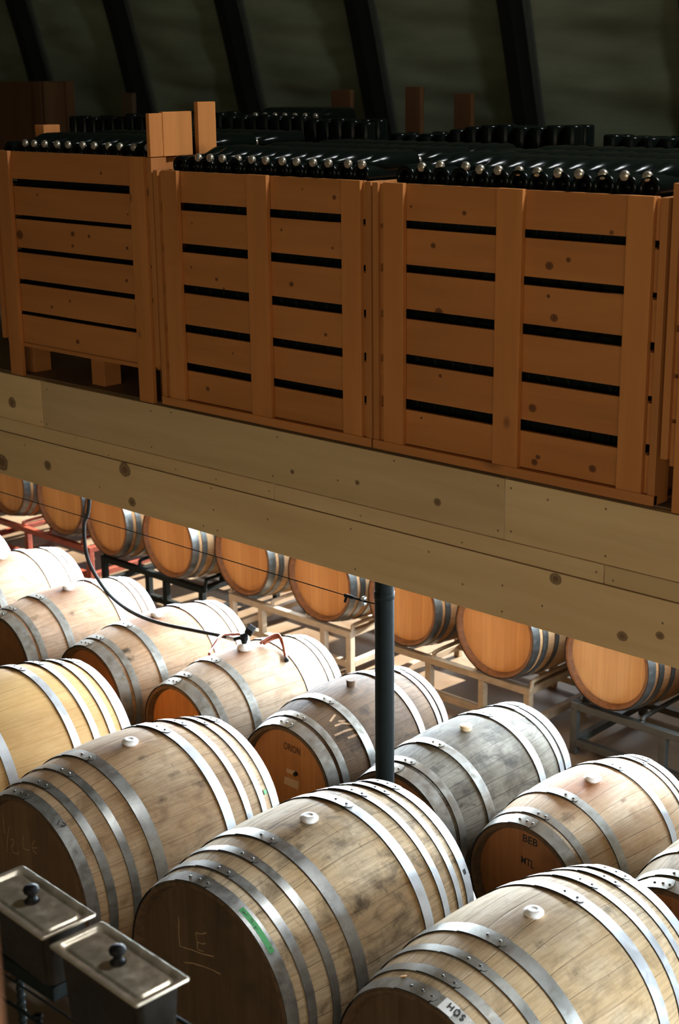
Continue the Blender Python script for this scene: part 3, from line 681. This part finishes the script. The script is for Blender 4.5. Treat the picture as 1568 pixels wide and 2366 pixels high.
rack(-7.63, -6.43, 7.31, .32, M_WHITE, 'cream-white steel rack left of the black post', gr, ('fD', 'fE'), (.27, .78))
rack(-6.15, -4.95, 7.31, .325, M_TAN, 'tan steel rack right of the black post', gr, ('fF', 'fG'), (.33, .69))
rack(-4.65, -3.40, 7.31, .335, M_DGREY, 'dark grey steel rack at the right end of the back row', gr, ('fH', 'fI'), (.5,))
gr = 'steel racks under the second row'
for x0, x1, ks, mt, lab in ((-9.0, -7.5, ('2w', '2x'), M_BLACKM, 'black rack hidden under the leftmost second row barrels'), (-7.4, -5.95, ('2y', '2a'), M_BLACKM, 'black rack hidden under the barrel crossed by the hose'), (-5.92, -4.42, ('2b', '2c'), M_BLACKM, 'black rack hidden under the hose barrel and the dark brown barrel'), (-4.38, -2.97, ('2d', '2e'), M_BLACKM, 'black rack hidden under the grey barrel and the BEB barrel'), (-2.95, -1.6, ('2f',), M_BLACKM, 'black rack hidden under the barrel at the right frame edge')):
    rack(x0, x1, 5.08, .27, mt, lab, gr, ks, half=.32)
gr = 'steel racks under the front row'
for x0, x1, ks, lab in ((-6.3, -5.22, ('1z',), 'black rack hidden under the new yellow barrel'), (-5.2, -4.25, ('1a',), 'black rack hidden under the chalked barrel'), (-4.15, -3.2, ('1b',), 'black rack hidden under the barrel with green tape'), (-3.15, -2.2, ('1c',), 'black rack hidden under the HOS barrel')):
    rack(x0, x1, 3.68, .195, M_BLACKM, lab, gr, ks, half=.34)

# ------------------------------------------------------------------ crates on the loft
CA, CB = (.42, .155, .036), (.54, .21, .052)
_mc = [0]
def cpine(axis, bright=1.0, knots=None, ksc=2.2):
    _mc[0] += 1
    return pine('orange pine', tuple(v*bright for v in CA), tuple(v*bright for v in CB), axis, knots, ksc, .8, knots is None, seed=_mc[0]*.73, streak=.16)
M_DIMPINE = pine('aged brown pine', (.10, .042, .013), (.14, .06, .02), 2, randk=False)  # pine colour darkened to stand for the dim light back there
POSTM = [cpine(2, 1.04, ksc=4.2) for _ in range(4)]; SIDEM = [cpine(2, .90, ksc=5.0) for _ in range(2)]; SLATM = [cpine(0, .95, ksc=2.0) for _ in range(3)]; SLATY = cpine(1, .9); LOOSE = cpine(2, 1.25)
def crate(x0, x1, yf, yb, zt, zg, zb_, label, group, mid=None, feet=False, knots=None, simple=False, posttop=0.0, seed=0, dimmed=False):
    """zg: list of (top, bottom) of the open slots in the front, world z; the deck is G0"""
    xc = (x0+x1)/2
    t = empty('wooden_crate', (xc, yf, G0), 0, label, 'crate', group)
    def P(nm, mat, *bxs, bev=.002, lab=None):
        bm = bmesh.new()
        for b in bxs: box(bm, b[0]-xc, b[1]-xc, b[2]-yf, b[3]-yf, b[4]-G0, b[5]-G0, bev)
        o = mesh(nm, bm, M_DIMPINE if dimmed else mat, t)
        if lab: o['label'] = lab
        return o
    rnd = random.Random(seed)
    bounds = [zt-.002]+[v for g in zg for v in g]+[zb_]
    rows = [(bounds[2*i+1], bounds[2*i]) for i in range(len(zg)+1)]
    a, b = x0+.054, x1-.054
    mt = SLATM[seed % 3]
    if knots:
        mt = pine('orange pine', tuple(v*.95 for v in CA), tuple(v*.95 for v in CB), 0, [((q[0]-xc, q[1]-yf, q[2]-G0), r) for q, r in knots], randk=False, seed=seed+20, streak=.14)
    P('front_slats', mt, *[(a, b, yf+.022+rnd.uniform(0, .003), yf+.042, lo, hi) for lo, hi in rows])
    P('back_slats', SLATM[(seed+1) % 3], *[(a, b, yb-.042, yb-.022, lo, hi) for lo, hi in rows])
    for sx, xs in ((0, x0+.028), (1, x1-.052)):
        P('side_slats', SLATY, *[(xs, xs+.024, yf+.016, yb-.016, lo-.01+rnd.uniform(-.008, .008), hi-.004) for lo, hi in rows])
    foot = G0+.010 if not feet else G0+.001
    for xs in (a, b-.10):
        P('corner_post', POSTM[(seed+(xs > xc)*1) % 4], (xs, xs+.10, yf, yf+.0215, foot, zt)); P('corner_post', POSTM[(seed+2) % 4], (xs, xs+.10, yb-.0215, yb, foot, zt+posttop))
    for xs in (x0, x1-.0275):
        fz = foot if not feet else zb_+.01
        P('side_post', SIDEM[seed % 2], (xs, xs+.0275, yf+.001, yf+.09, fz, zt-.002)); P('side_post', SIDEM[(seed+1) % 2], (xs, xs+.0275, yb-.09, yb-.001, fz, zt-.002+posttop))
    if mid: P('middle_post', POSTM[(seed+3) % 4], (mid[0], mid[1], yf, yf+.0215, foot, zt+.001)); P('middle_post', POSTM[seed % 4], (mid[0], mid[1], yb-.0215, yb, foot, zt))
    if feet:
        P('bottom_rail', SLATM[(seed+1) % 3], (a+.1, b-.1, yf+.02, yf+.06, zb_-.021, zb_-.001))
        for fx in (x0+.02, (x0+x1)/2-.055+.03, x1-.12): P('foot_block', SLATY, (fx, fx+.10, yf+.10, yf+.20, G0+.001, zb_-.022)); P('foot_block', SLATY, (fx, fx+.10, yb-.20, yb-.10, G0+.001, zb_-.022))
        P('floor_board', SLATM[0], (a, b, yf+.045, yb-.045, zb_-.021, zb_-.003))
    else:
        P('bottom_rail', SLATM[(seed+2) % 3], (x0, x1, yf-.004, yf+.0215, G0+.010, G0+.046))
        P('floor_board', SLATM[0], (a, b, yf+.045, yb-.045, G0+.02, G0+.045))
        for fx in (x0+.03, xc-.03, x1-.09): P('skid', SLATY, (fx, fx+.06, yf+.03, yb-.03, G0, G0+.0095))
    return t
def zz(*v): return [(EYE+a, EYE+b) for a, b in v]
def ck(px, py, r): return (tuple(at(px, py, 4.335)), r)
gc = 'wooden bottle crates along the loft edge'
K2 = [ck(774,456,.011), ck(676,656,.012), ck(503,645,.009), ck(520,667,.007), ck(755,773,.009), ck(445,617,.006), ck(652,531,.006), ck(770,573,.006), ck(540,816,.006), ck(700,437,.005), ck(482,898,.012), ck(445,515,.005)]
K3 = [ck(1075,492,.010), ck(1003,567,.012), ck(1271,614,.016), ck(1016,721,.020), ck(1282,734,.017), ck(1269,684,.008), ck(1232,942,.018), ck(1371,1082,.015), ck(1237,1067,.014), ck(1245,1055,.010), ck(1415,537,.009), ck(952,477,.006), ck(1019,868,.008), ck(1315,600,.010), ck(976,965,.006)]
KL = [ck(48,542,.026), ck(170,568,.009), ck(296,573,.009), ck(182,789,.013), ck(122,709,.009), ck(164,695,.009), ck(170,540,.014), ck(208,546,.010), ck(236,400,.008), ck(88,450,.007), ck(295,648,.010), ck(297,495,.006)]
ZL = zz((-.4666,-.5024),(-.639,-.658),(-.7965,-.8198),(-.950,-.9735),(-1.108,-1.126))
Z2 = zz((-.5233,-.5565),(-.698,-.735),(-.8765,-.9135),(-1.051,-1.0867),(-1.223,-1.258))
Z3 = zz((-.5286,-.558),(-.693,-.723),(-.861,-.899),(-1.036,-1.072),(-1.211,-1.2525))
YF, YB = 4.305, 5.40
cL = crate(-6.385, -5.165, YF, YB, EYE-.336, ZL, EYE-1.266, 'left wooden crate on block feet, taller, full-width slots and no middle post', gc, feet=True, knots=KL, seed=1)
c2 = crate(-5.155, -3.882, YF, YB, EYE-.389, Z2, EYE-1.389, 'middle wooden crate of the three whole ones, beside the loose upright boards', gc, (-4.568, -4.450), knots=K2, seed=2)
c3 = crate(-3.873, -2.590, YF, YB, EYE-.391, Z3, EYE-1.389, 'right wooden crate with middle post, ending near the right frame edge', gc, (-3.283, -3.170), knots=K3, seed=3)
c4 = crate(-2.575, -1.30, YF, YB, EYE-.344, ZL, EYE-1.266, 'crate on feet of which only the left corner shows at the right frame edge', gc, feet=True, seed=4)
def cpart(t, nm, mat, b, lab=None):
    bm = bmesh.new(); l = t.location; box(bm, b[0]-l.x, b[1]-l.x, b[2]-l.y, b[3]-l.y, b[4]-l.z, b[5]-l.z, .002); o = mesh(nm, bm, mat, t)
    if lab: o['label'] = lab
    return o
cpart(cL, 'upright_board', LOOSE, (-5.182, -5.160, 4.302, 4.376, EYE-.336, EYE-.153), 'pale board standing above the crate side')
cpart(cL, 'upright_board', LOOSE, (-5.182, -5.158, 4.377, 4.545, EYE-.336, EYE-.148), 'wide pale board standing above the crate side')
cpart(cL, 'upright_post', LOOSE, (-5.184, -5.158, 4.582, 4.688, EYE-.336, EYE-.110), 'narrow pale post standing above the crate side')
cpart(cL, 'upright_post', LOOSE, (-6.46, -6.386, 4.64, 4.74, EYE-.75, EYE-.228), 'short post end above the bottles')
# crates behind, mostly hidden
gb = 'crates further back on the loft'
Zb = zz((-.55,-.585),(-.73,-.765),(-.91,-.945),(-1.09,-1.125),(-1.26,-1.295))
for i, (x0, x1, lab) in enumerate(((-7.75, -6.46, 'second row crate under the upturned bottles behind the left crate'), (-6.44, -5.15, 'second row crate behind the upright boards'), (-5.13, -3.90, 'second row crate under the tall upturned bottles'), (-3.88, -2.55, 'second row crate at the right frame edge'))):
    crate(x0, x1, 5.62, 6.72, EYE-.40, Zb, EYE-1.389, lab, gb, ((x0+x1)/2-.05, (x0+x1)/2+.05), seed=5+i)
crate(-12.25, -10.97, 8.0, 8.32, EYE-.03, zz((-.62,-.65),(-.87,-.91),(-1.09,-1.13)), EYE-1.389, 'tall dim crate at the far left under the roof fabric', gb, seed=9, dimmed=True)
def loose_post(x0, x1, y, zt, lab, mat):
    t = empty('wooden_post', ((x0+x1)/2, y, G0), 0, lab, 'post', 'dim posts at the back of the loft')
    bm = bmesh.new(); h = (x1-x0)/2; box(bm, -h, h, 0, .04, 0, zt-G0, .003); mesh('upright', bm, mat, t)
    bm = bmesh.new(); box(bm, -h-.03, h+.03, -.10, .14, 0, .03, .003); mesh('foot', bm, mat, t)
M_DKWOOD = pine('blackish pine', (.07, .045, .02), (.10, .06, .028), 2, randk=False)  # darker pine than the other back posts
loose_post(-9.93, -9.79, 8.0, EYE-.126, 'blackish post against the fabric, left of the arch foot', M_DKWOOD)
loose_post(-7.585, -7.40, 8.0, EYE-.106, 'dim brown post above the bottles near the middle of the loft', M_DIMPINE)
loose_post(-6.935, -6.80, 8.05, EYE-.086, 'dim orange post behind the fourth arch, left of a twin', M_DIMPINE)
loose_post(-6.79, -6.64, 8.40, EYE-.135, 'dim orange post behind the fourth arch, right one of a pair', M_DIMPINE)

# ------------------------------------------------------------------ bottles
k = N('dark bottle glass'); k.b.inputs['IOR'].default_value = 1.5; k.b.inputs['Specular IOR Level'].default_value = .15; M_BOT = k.out((.003, .005, .004), .2)
M_BOTD = plain('matte dark glass', (.004, .006, .005), .6); M_BOTD.node_tree.nodes['Principled BSDF'].inputs['Specular IOR Level'].default_value = .1  # rougher, less reflective glass for the packed layers
M_CAP = steel('crown cap', (.62, .56, .46), (.80, .74, .64), .32, .8)
bm = bmesh.new(); lathe(bm, [(0, .012), (.02, .010), (.030, .002), (.037, 0), (.0425, .004), (.044, .012), (.044, .165), (.041, .192), (.030, .220), (.020, .243), (.0155, .262), (.0145, .288), (.0175, .289), (.0175, .297), (.013, .298)], 20)
me_b = bpy.data.meshes.new('bottle'); bm.to_mesh(me_b); bm.free(); me_b.materials.append(M_BOT); [setattr(p, 'use_smooth', True) for p in me_b.polygons]
bm = bmesh.new(); lathe(bm, [(.0172, .289), (.0178, .292), (.0172, .302), (.0150, .3045), (0, .3055)], 18)
me_c = bpy.data.meshes.new('crown_cap'); bm.to_mesh(me_c); bm.free(); me_c.materials.append(M_CAP); [setattr(p, 'use_smooth', True) for p in me_c.polygons]
def bottle(loc, d, label, group, cap=True, rz=0):
    """loc: base centre, d: direction from base to neck"""
    t = empty('sparkling_wine_bottle', loc, 0, label, 'bottle', group); t.rotation_euler = Vector(d).to_track_quat('Z', 'Y').to_euler()
    b = bpy.data.objects.new('glass_body', me_b); link(b, t)
    if cap: c = bpy.data.objects.new('crown_cap', me_c); link(c, t)
    return t
ORD = ['first', 'second', 'third', 'fourth', 'fifth', 'sixth', 'seventh', 'eighth', 'ninth', 'tenth', 'eleventh', 'twelfth', 'thirteenth', 'fourteenth', 'fifteenth', 'sixteenth']
def lying(cname, caps, zc, y0, xb0, nb):
    """top layers of a crate: capped bottles neck outward in the valleys of bottles lying base outward"""
    zb0 = zc-.038
    for r_, (dy, rw) in enumerate(((0, 'front'), (.325, 'second'), (.65, 'third'))):
        for i, x in enumerate(caps):
            jx = random.uniform(-.003, .003) if r_ else 0; up = .008 if (cname == 'right crate' and r_ == 0 and i in (1, 2)) else 0
            bottle((x+jx, y0+dy+.305+random.uniform(-.006, .006), EYE+zc+up), (0, -1, 0), '%s capped bottle from left, %s row, on top of the %s' % (ORD[i], rw, cname), 'capped bottles on top of the crates')
        for i in range(nb):
            bottle((xb0+i*.0883, y0+dy+.004+random.uniform(-.006, .004), EYE+zb0), (0, 1, 0), '%s base-out bottle from left, %s row, on top of the %s' % (ORD[i], rw, cname), 'bottles lying base outward in the crates')
lying('left crate', [-6.151,-6.077,-5.995,-5.901,-5.814,-5.716,-5.626,-5.522,-5.442,-5.345,-5.245], -.300, 4.352, -6.283, 12)
lying('middle crate', [-4.912,-4.839,-4.763,-4.676,-4.587,-4.503,-4.408,-4.325,-4.231,-4.148,-4.051,-3.972], -.333, 4.352, -5.043, 13)
lying('right crate', [-3.674,-3.589,-3.472,-3.404,-3.321,-3.231,-3.149,-3.062,-2.972,-2.882,-2.792,-2.710], -.333, 4.352, -3.758, 13)
# the layers below, seen only as black through the slots
for cname, x0, x1, zt, zb_ in (('left crate', -6.33, -5.22, -.385, -1.25), ('middle crate', -5.09, -3.95, -.46, -1.33), ('right crate', -3.81, -2.66, -.46, -1.33), ('right edge crate', -2.51, -1.36, -.385, -1.25)):
    bm = bmesh.new(); z = zt; lay = 0; n = int((x1-x0)/.0885)
    while z > zb_+.05:
        for i in range(n):
            x = x0+.044+i*.0885+(.02 if lay % 2 else 0)
            for yy in (4.40, 4.74, 5.06):
                lathe(bm, [(0, .012), (.034, .003), (.043, .003), (.0435, .2), (.02, .255), (.015, .30), (0, .30)], 10, 'Y', org=(x, yy, EYE+z))
        z -= .0775; lay += 1
    o = mesh('stacked_bottles', bm, M_BOTD, smooth=True); o['kind'] = 'stuff'; tag(o, 'dark bottles packed below the top layer, showing black through the slots of the %s' % cname, 'bottles')
# upturned bottles in the second row of crates
i = 0
def upturned(x, y, zb_, lab):
    bottle((x, y, EYE+zb_), (0, 0, -1), lab, 'upturned bottles in the second row of crates')
for r_, y in enumerate((5.80, 5.893)):
    rw = ('near', 'rear')[r_]
    for j in range(13):
        upturned(-7.645+j*.0905, y, -.235+.035*(j/12)+random.uniform(-.012, .012), '%s upturned bottle from left, %s row, behind the left crate' % (ORD[j], rw))
    for j in range(13):
        upturned(-6.34+j*.0905, y, -.200+random.uniform(-.01, .01)-.028*(j/12), '%s upturned bottle from left, %s row, behind the upright boards' % (ORD[j], rw))
    for j in range(12):
        upturned(-5.032+j*.094, y, (-.285, -.285, -.28, -.275, -.262, -.25, -.238, -.236, -.236, -.238, -.232, -.236)[j]+random.uniform(-.006, .006), '%s upturned bottle from left, %s row, behind the crate joint' % (ORD[j], rw))
    for j in range(13):
        upturned(-3.782+j*.0945, y, -.272-.012*(j/12)+random.uniform(-.005, .005), '%s upturned bottle from left, %s row, behind the right crate' % (ORD[j], rw))
for j in range(7):
    x = -6.55+j*.0815; bottle((x, 6.56, EYE-.225), (0, -1, 0), '%s capped bottle from left in the dim row behind the upright boards' % ORD[j], 'dim capped bottles at the back')

# ------------------------------------------------------------------ hose, valve, cable
hp = [(-5.99, 4.52, EYE-1.62)]+[tuple(at(px, py, Y)) for px, py, Y in ((206,1160,4.52),(194,1215,4.58),(201,1285,4.66),(226,1338,4.74),(262,1383,4.82),(310,1417,4.90),(370,1440,4.98),(440,1455,5.05),(505,1468,5.11),(530,1474,5.13))]
t = empty('hose', (-5.99, 4.52, EYE-1.62), 0, 'black hose hanging from the loft edge down to the valve on a barrel', 'hose')
bm = bmesh.new(); tube(bm, [Vector(p)-t.location for p in spline(hp, 8)], .0105, 12); mesh('hose_line', bm, M_BLACK, t, True)
bm = bmesh.new(); a, b = Vector(at(525,1473,5.128)), Vector(at(541,1477,5.14)); tube(bm, [a-t.location, b-t.location], .0135, 12); sharp(mesh('hose_clamp', bm, M_HOOPN, t, True))
VB = BAR['2b']; vb = Vector((VB['x'], VB['y'], VB['z']+VB['Rb']))
t = empty('bung_valve', tuple(vb), 0, 'black valve with a square grip in the white bung of the bleached barrel', 'valve')
bm = bmesh.new(); lathe(bm, [(.030, -.004), (.040, .004), (.041, .016), (.030, .030), (.018, .036), (0, .036)], 24); sharp(mesh('white_bung', bm, M_BUNGW, t, True), 50)
bm = bmesh.new(); lathe(bm, [(0, .035), (.015, .035), (.018, .05), (.022, .055), (.022, .085), (.014, .09), (0, .092)], 14); sharp(mesh('valve_body', bm, M_KNOB, t, True))
bm = bmesh.new(); c = Vector(at(541,1477,5.14))-vb; tube(bm, [(0, 0, .07), c*.5+Vector((0, 0, .036)), c], .011, 10); mesh('hose_tail', bm, M_KNOB, t, True)
bm = bmesh.new(); box(bm, -.022, .022, -.022, .022, -.020, .020, .004); o = mesh('grip', bm, M_KNOB, t); o.location = (.028, .02, .112); o.rotation_euler = (.3, .5, .4)
bm = bmesh.new(); tube(bm, [(0, 0, .085), (.026, .018, .105)], .008, 8); mesh('valve_stem', bm, M_RIV, t, True)
def amber(pts, lab, r=.0075):
    P = [Vector(p) for p in pts]; t = empty('amber_tube', tuple(P[0]), 0, lab, 'tube'); bm = bmesh.new(); tube(bm, [p-P[0] for p in spline(P, 8)], r, 10); mesh('tube_line', bm, M_AMBER, t, True); return t, P
amber([vb+Vector((-.02, -.01, .085)), at(527,1466,5.09), at(515,1466,5.05), at(502,1478,4.98), at(490,1497,4.92), at(483,1512,4.86)], 'thin amber tube looping down in front of the valve')
# loop of amber tube lying over the barrel's rear half
def onb(B, s, th, off): return Matrix.Translation((B['x'], B['y'], B['z'])) @ Matrix.Rotation(B['yaw'], 4, 'Z') @ barrel_pt(B, s, radians(th), off)
t, P = amber([onb(VB, .20, 3, .014), onb(VB, .34, 5, .045), onb(VB, .40, 9, .060), onb(VB, .38, 15, .040), onb(VB, .345, 23, .018), onb(VB, .30, 31, .012)], 'doubled amber tube bent over the rear half of the bleached barrel', .0085)
bm = bmesh.new(); Q = [onb(VB, .225, 5, .014), onb(VB, .355, 8, .040), onb(VB, .40, 12, .052), onb(VB, .37, 18, .034), onb(VB, .32, 26, .014), onb(VB, .275, 32, .013)]
tube(bm, [p-P[0] for p in spline(Q, 8)], .0085, 10); mesh('tube_line', bm, M_AMBER, t, True)
bm = bmesh.new(); a, b = onb(VB, .285, 31.5, .014), onb(VB, .262, 34.5, .013); tube(bm, [a-P[0], b-P[0]], .012, 10); mesh('tube_fitting', bm, M_BLACK, t, True)
zc_ = EYE-2.131
t = empty('steel_cable', (-4.05, 4.40, zc_), 0, 'thin steel cable stretched along the loft edge to the black post', 'cable')
bm = bmesh.new(); tube(bm, [(-9.5, 0, .004), (-5, 0, -.006), (-.06, 0, 0)], .0022, 6); mesh('wire', bm, M_BLACKM, t)
bm = bmesh.new(); tube(bm, [(-.075, 0, 0), (-.03, 0, 0)], .008, 8); tube(bm, [(-.065, 0, -.002), (-.075, 0, -.03)], .006, 8); mesh('wire_clamp', bm, M_BLACKM, t)
bm = bmesh.new(); tube(bm, [(-.03, 0, 0), (.05, 0, 0)], .005, 8); mesh('turnbuckle', bm, M_BLACKM, t)
for dz in (.012, -.012):
    bm = bmesh.new(); lathe(bm, [(0, -.008), (.009, -.008), (.009, .008), (0, .008)], 8, 'Y', org=(.035, 0, dz)); mesh('nut', bm, M_HOOPN, t)
bm = bmesh.new(); tube(bm, [(.05, 0, 0), (.085, .004, 0), (.093, .008, 0)], .003, 8); mesh('eye_bolt', bm, M_BLACKM, t)

# ------------------------------------------------------------------ steel pans on a wire rack, near the camera
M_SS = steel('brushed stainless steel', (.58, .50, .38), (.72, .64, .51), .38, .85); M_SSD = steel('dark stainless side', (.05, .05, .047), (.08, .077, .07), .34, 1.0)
PZ = EYE-2.0
def lid_bm(hx, hy):
    """stamped lid: flat rim, sunk channel, raised flat field"""
    bm = bmesh.new(); rings = []
    def rr(hx, hy, r, z, n=6):
        out = []
        for cx, cy, a0 in ((hx-r, hy-r, 0), (-hx+r, hy-r, pi/2), (-hx+r, -hy+r, pi), (hx-r, -hy+r, 1.5*pi)):
            for i in range(n+1): a = a0+pi/2*i/n; out.append(bm.verts.new((cx+r*cos(a), cy+r*sin(a), z)))
        return out
    for inset, r, z in ((.0005, .007, -.006), (0, .007, -.001), (.002, .007, .001), (.004, .007, .0008), (.014, .012, .0004), (.017, .016, -.002), (.020, .018, -.0075), (.023, .018, -.009), (.027, .018, -.0085), (.030, .017, -.004), (.033, .015, -.0035)):
        rings.append(rr(hx-inset, hy-inset, r, z))
    for A, B_ in zip(rings, rings[1:]):
        n = len(A)
        for i in range(n): bm.faces.new((A[i], A[(i+1) % n], B_[(i+1) % n], B_[i]))
    bm.faces.new(rings[-1]); return bm
def pan(x0, x1, y0, y1, depth, rz, lab):
    cx, cy = (x0+x1)/2, (y0+y1)/2; t = empty('steel_pan', (cx, cy, PZ-depth), rz, lab, 'pan', 'lidded steel pans at lower left'); hx, hy = (x1-x0)/2, (y1-y0)/2
    bm = bmesh.new(); rings = []
    for ins, z in ((.006, depth-.004), (.010, depth-.006), (.013, depth-.010), (.016, depth-.02), (.024, .012), (.034, .0), (.05, 0)):
        ring = []; r = .022; X, Y = hx-ins, hy-ins
        for cx_, cy_, a0 in ((X-r, Y-r, 0), (-X+r, Y-r, pi/2), (-X+r, -Y+r, pi), (X-r, -Y+r, 1.5*pi)):
            for i in range(7): a = a0+pi/2*i/6; ring.append(bm.verts.new((cx_+r*cos(a), cy_+r*sin(a), z)))
        rings.append(ring)
    for A, B_ in zip(rings, rings[1:]):
        n = len(A)
        for i in range(n): bm.faces.new((A[i], A[(i+1) % n], B_[(i+1) % n], B_[i]))
    bm.faces.new(rings[-1]); sharp(mesh('pan_body', bm, M_SSD, t, True), 40)
    ld = sharp(mesh('lid', lid_bm(hx, hy), M_SS, t, True, (0, 0, depth)), 60)
    bm = bmesh.new(); lathe(bm, [(0, -.0035), (.019, -.0035), (.020, 0), (.013, .005), (.010, .014), (.013, .019), (.0195, .024), (.0212, .031), (.018, .038), (.009, .042), (0, .043)], 20); mesh('knob', bm, M_KNOB, ld, True)
    return t
pan(-2.685, -2.336, 1.806, 1.962, .21, radians(-2.8), 'nearer lidded steel pan with a black knob at lower left')
pan(-3.058, -2.718, 1.830, 1.990, .17, radians(-3.2), 'lidded steel pan cut by the left frame edge, behind the nearer one')
zsh = PZ-.21
t = empty('wire_shelf', (-2.72, 1.92, 0), 0, 'black wire shelf with ringed posts under the steel pans', 'shelf')
def sh(nm, tubes, r, mat=M_BLACKM):
    bm = bmesh.new()
    for q in tubes: tube(bm, [Vector(p)-t.location for p in q], r, 8)
    return mesh(nm, bm, mat, t, True)
X0, X1, Y0, Y1 = -3.16, -2.28, 1.79, 2.03
for x, y in ((X0, Y0), (X1, Y0), (X0, Y1), (X1, Y1), (-2.735, Y0+.01)):
    bm = bmesh.new(); P = []; z = 0.0
    while z < zsh-.005: P += [(.010, z), (.0125, z+.004), (.0125, z+.010), (.010, z+.014)]; z += .025
    P = [(0, 0)]+P+[(.010, zsh-.006), (0, zsh-.006)]; lathe(bm, P, 12, org=(x-t.location.x, y-t.location.y, 0)); mesh('post', bm, M_BLACKM, t)
for zz_ in (zsh-.006, zsh-.56, .25):
    sh('shelf_frame', [[(X0, Y0, zz_), (X1, Y0, zz_)], [(X0, Y1, zz_), (X1, Y1, zz_)], [(X0, Y0, zz_), (X0, Y1, zz_)], [(X1, Y0, zz_), (X1, Y1, zz_)]], .005)
sh('shelf_wires', [[(X0, Y0+.06*i, zsh-.0035), (X1, Y0+.06*i, zsh-.0035)] for i in (1, 2, 3)], .003)
for s in (-.030,):  # packing under the shallower pan
    bm = bmesh.new(); l = t.location; box(bm, -3.03-l.x, -2.75-l.x, 1.86-l.y, 1.96-l.y, zsh-.0005, zsh+.0395, .002); mesh('riser', bm, M_BLACKM, t)
# the blurred wooden post at the left edge, close to the camera
NP = pine('near orange post', (.26, .09, .022), (.33, .12, .032), 2)
d = ray(24, 2200); kx = 1.55/d.length
px_, py_ = d.x*kx, d.y*kx
t = empty('railing_post', (px_-.106, py_-.018, 0), radians(43), 'blurred orange wooden post at the lower left frame edge', 'post')
bm = bmesh.new(); box(bm, -.05, .05, -.05, .05, 0, EYE-.755, .004); mesh('upright', bm, NP, t)
bm = bmesh.new(); box(bm, -.11, .11, -.11, .11, 0, .03, .004); mesh('foot', bm, NP, t)
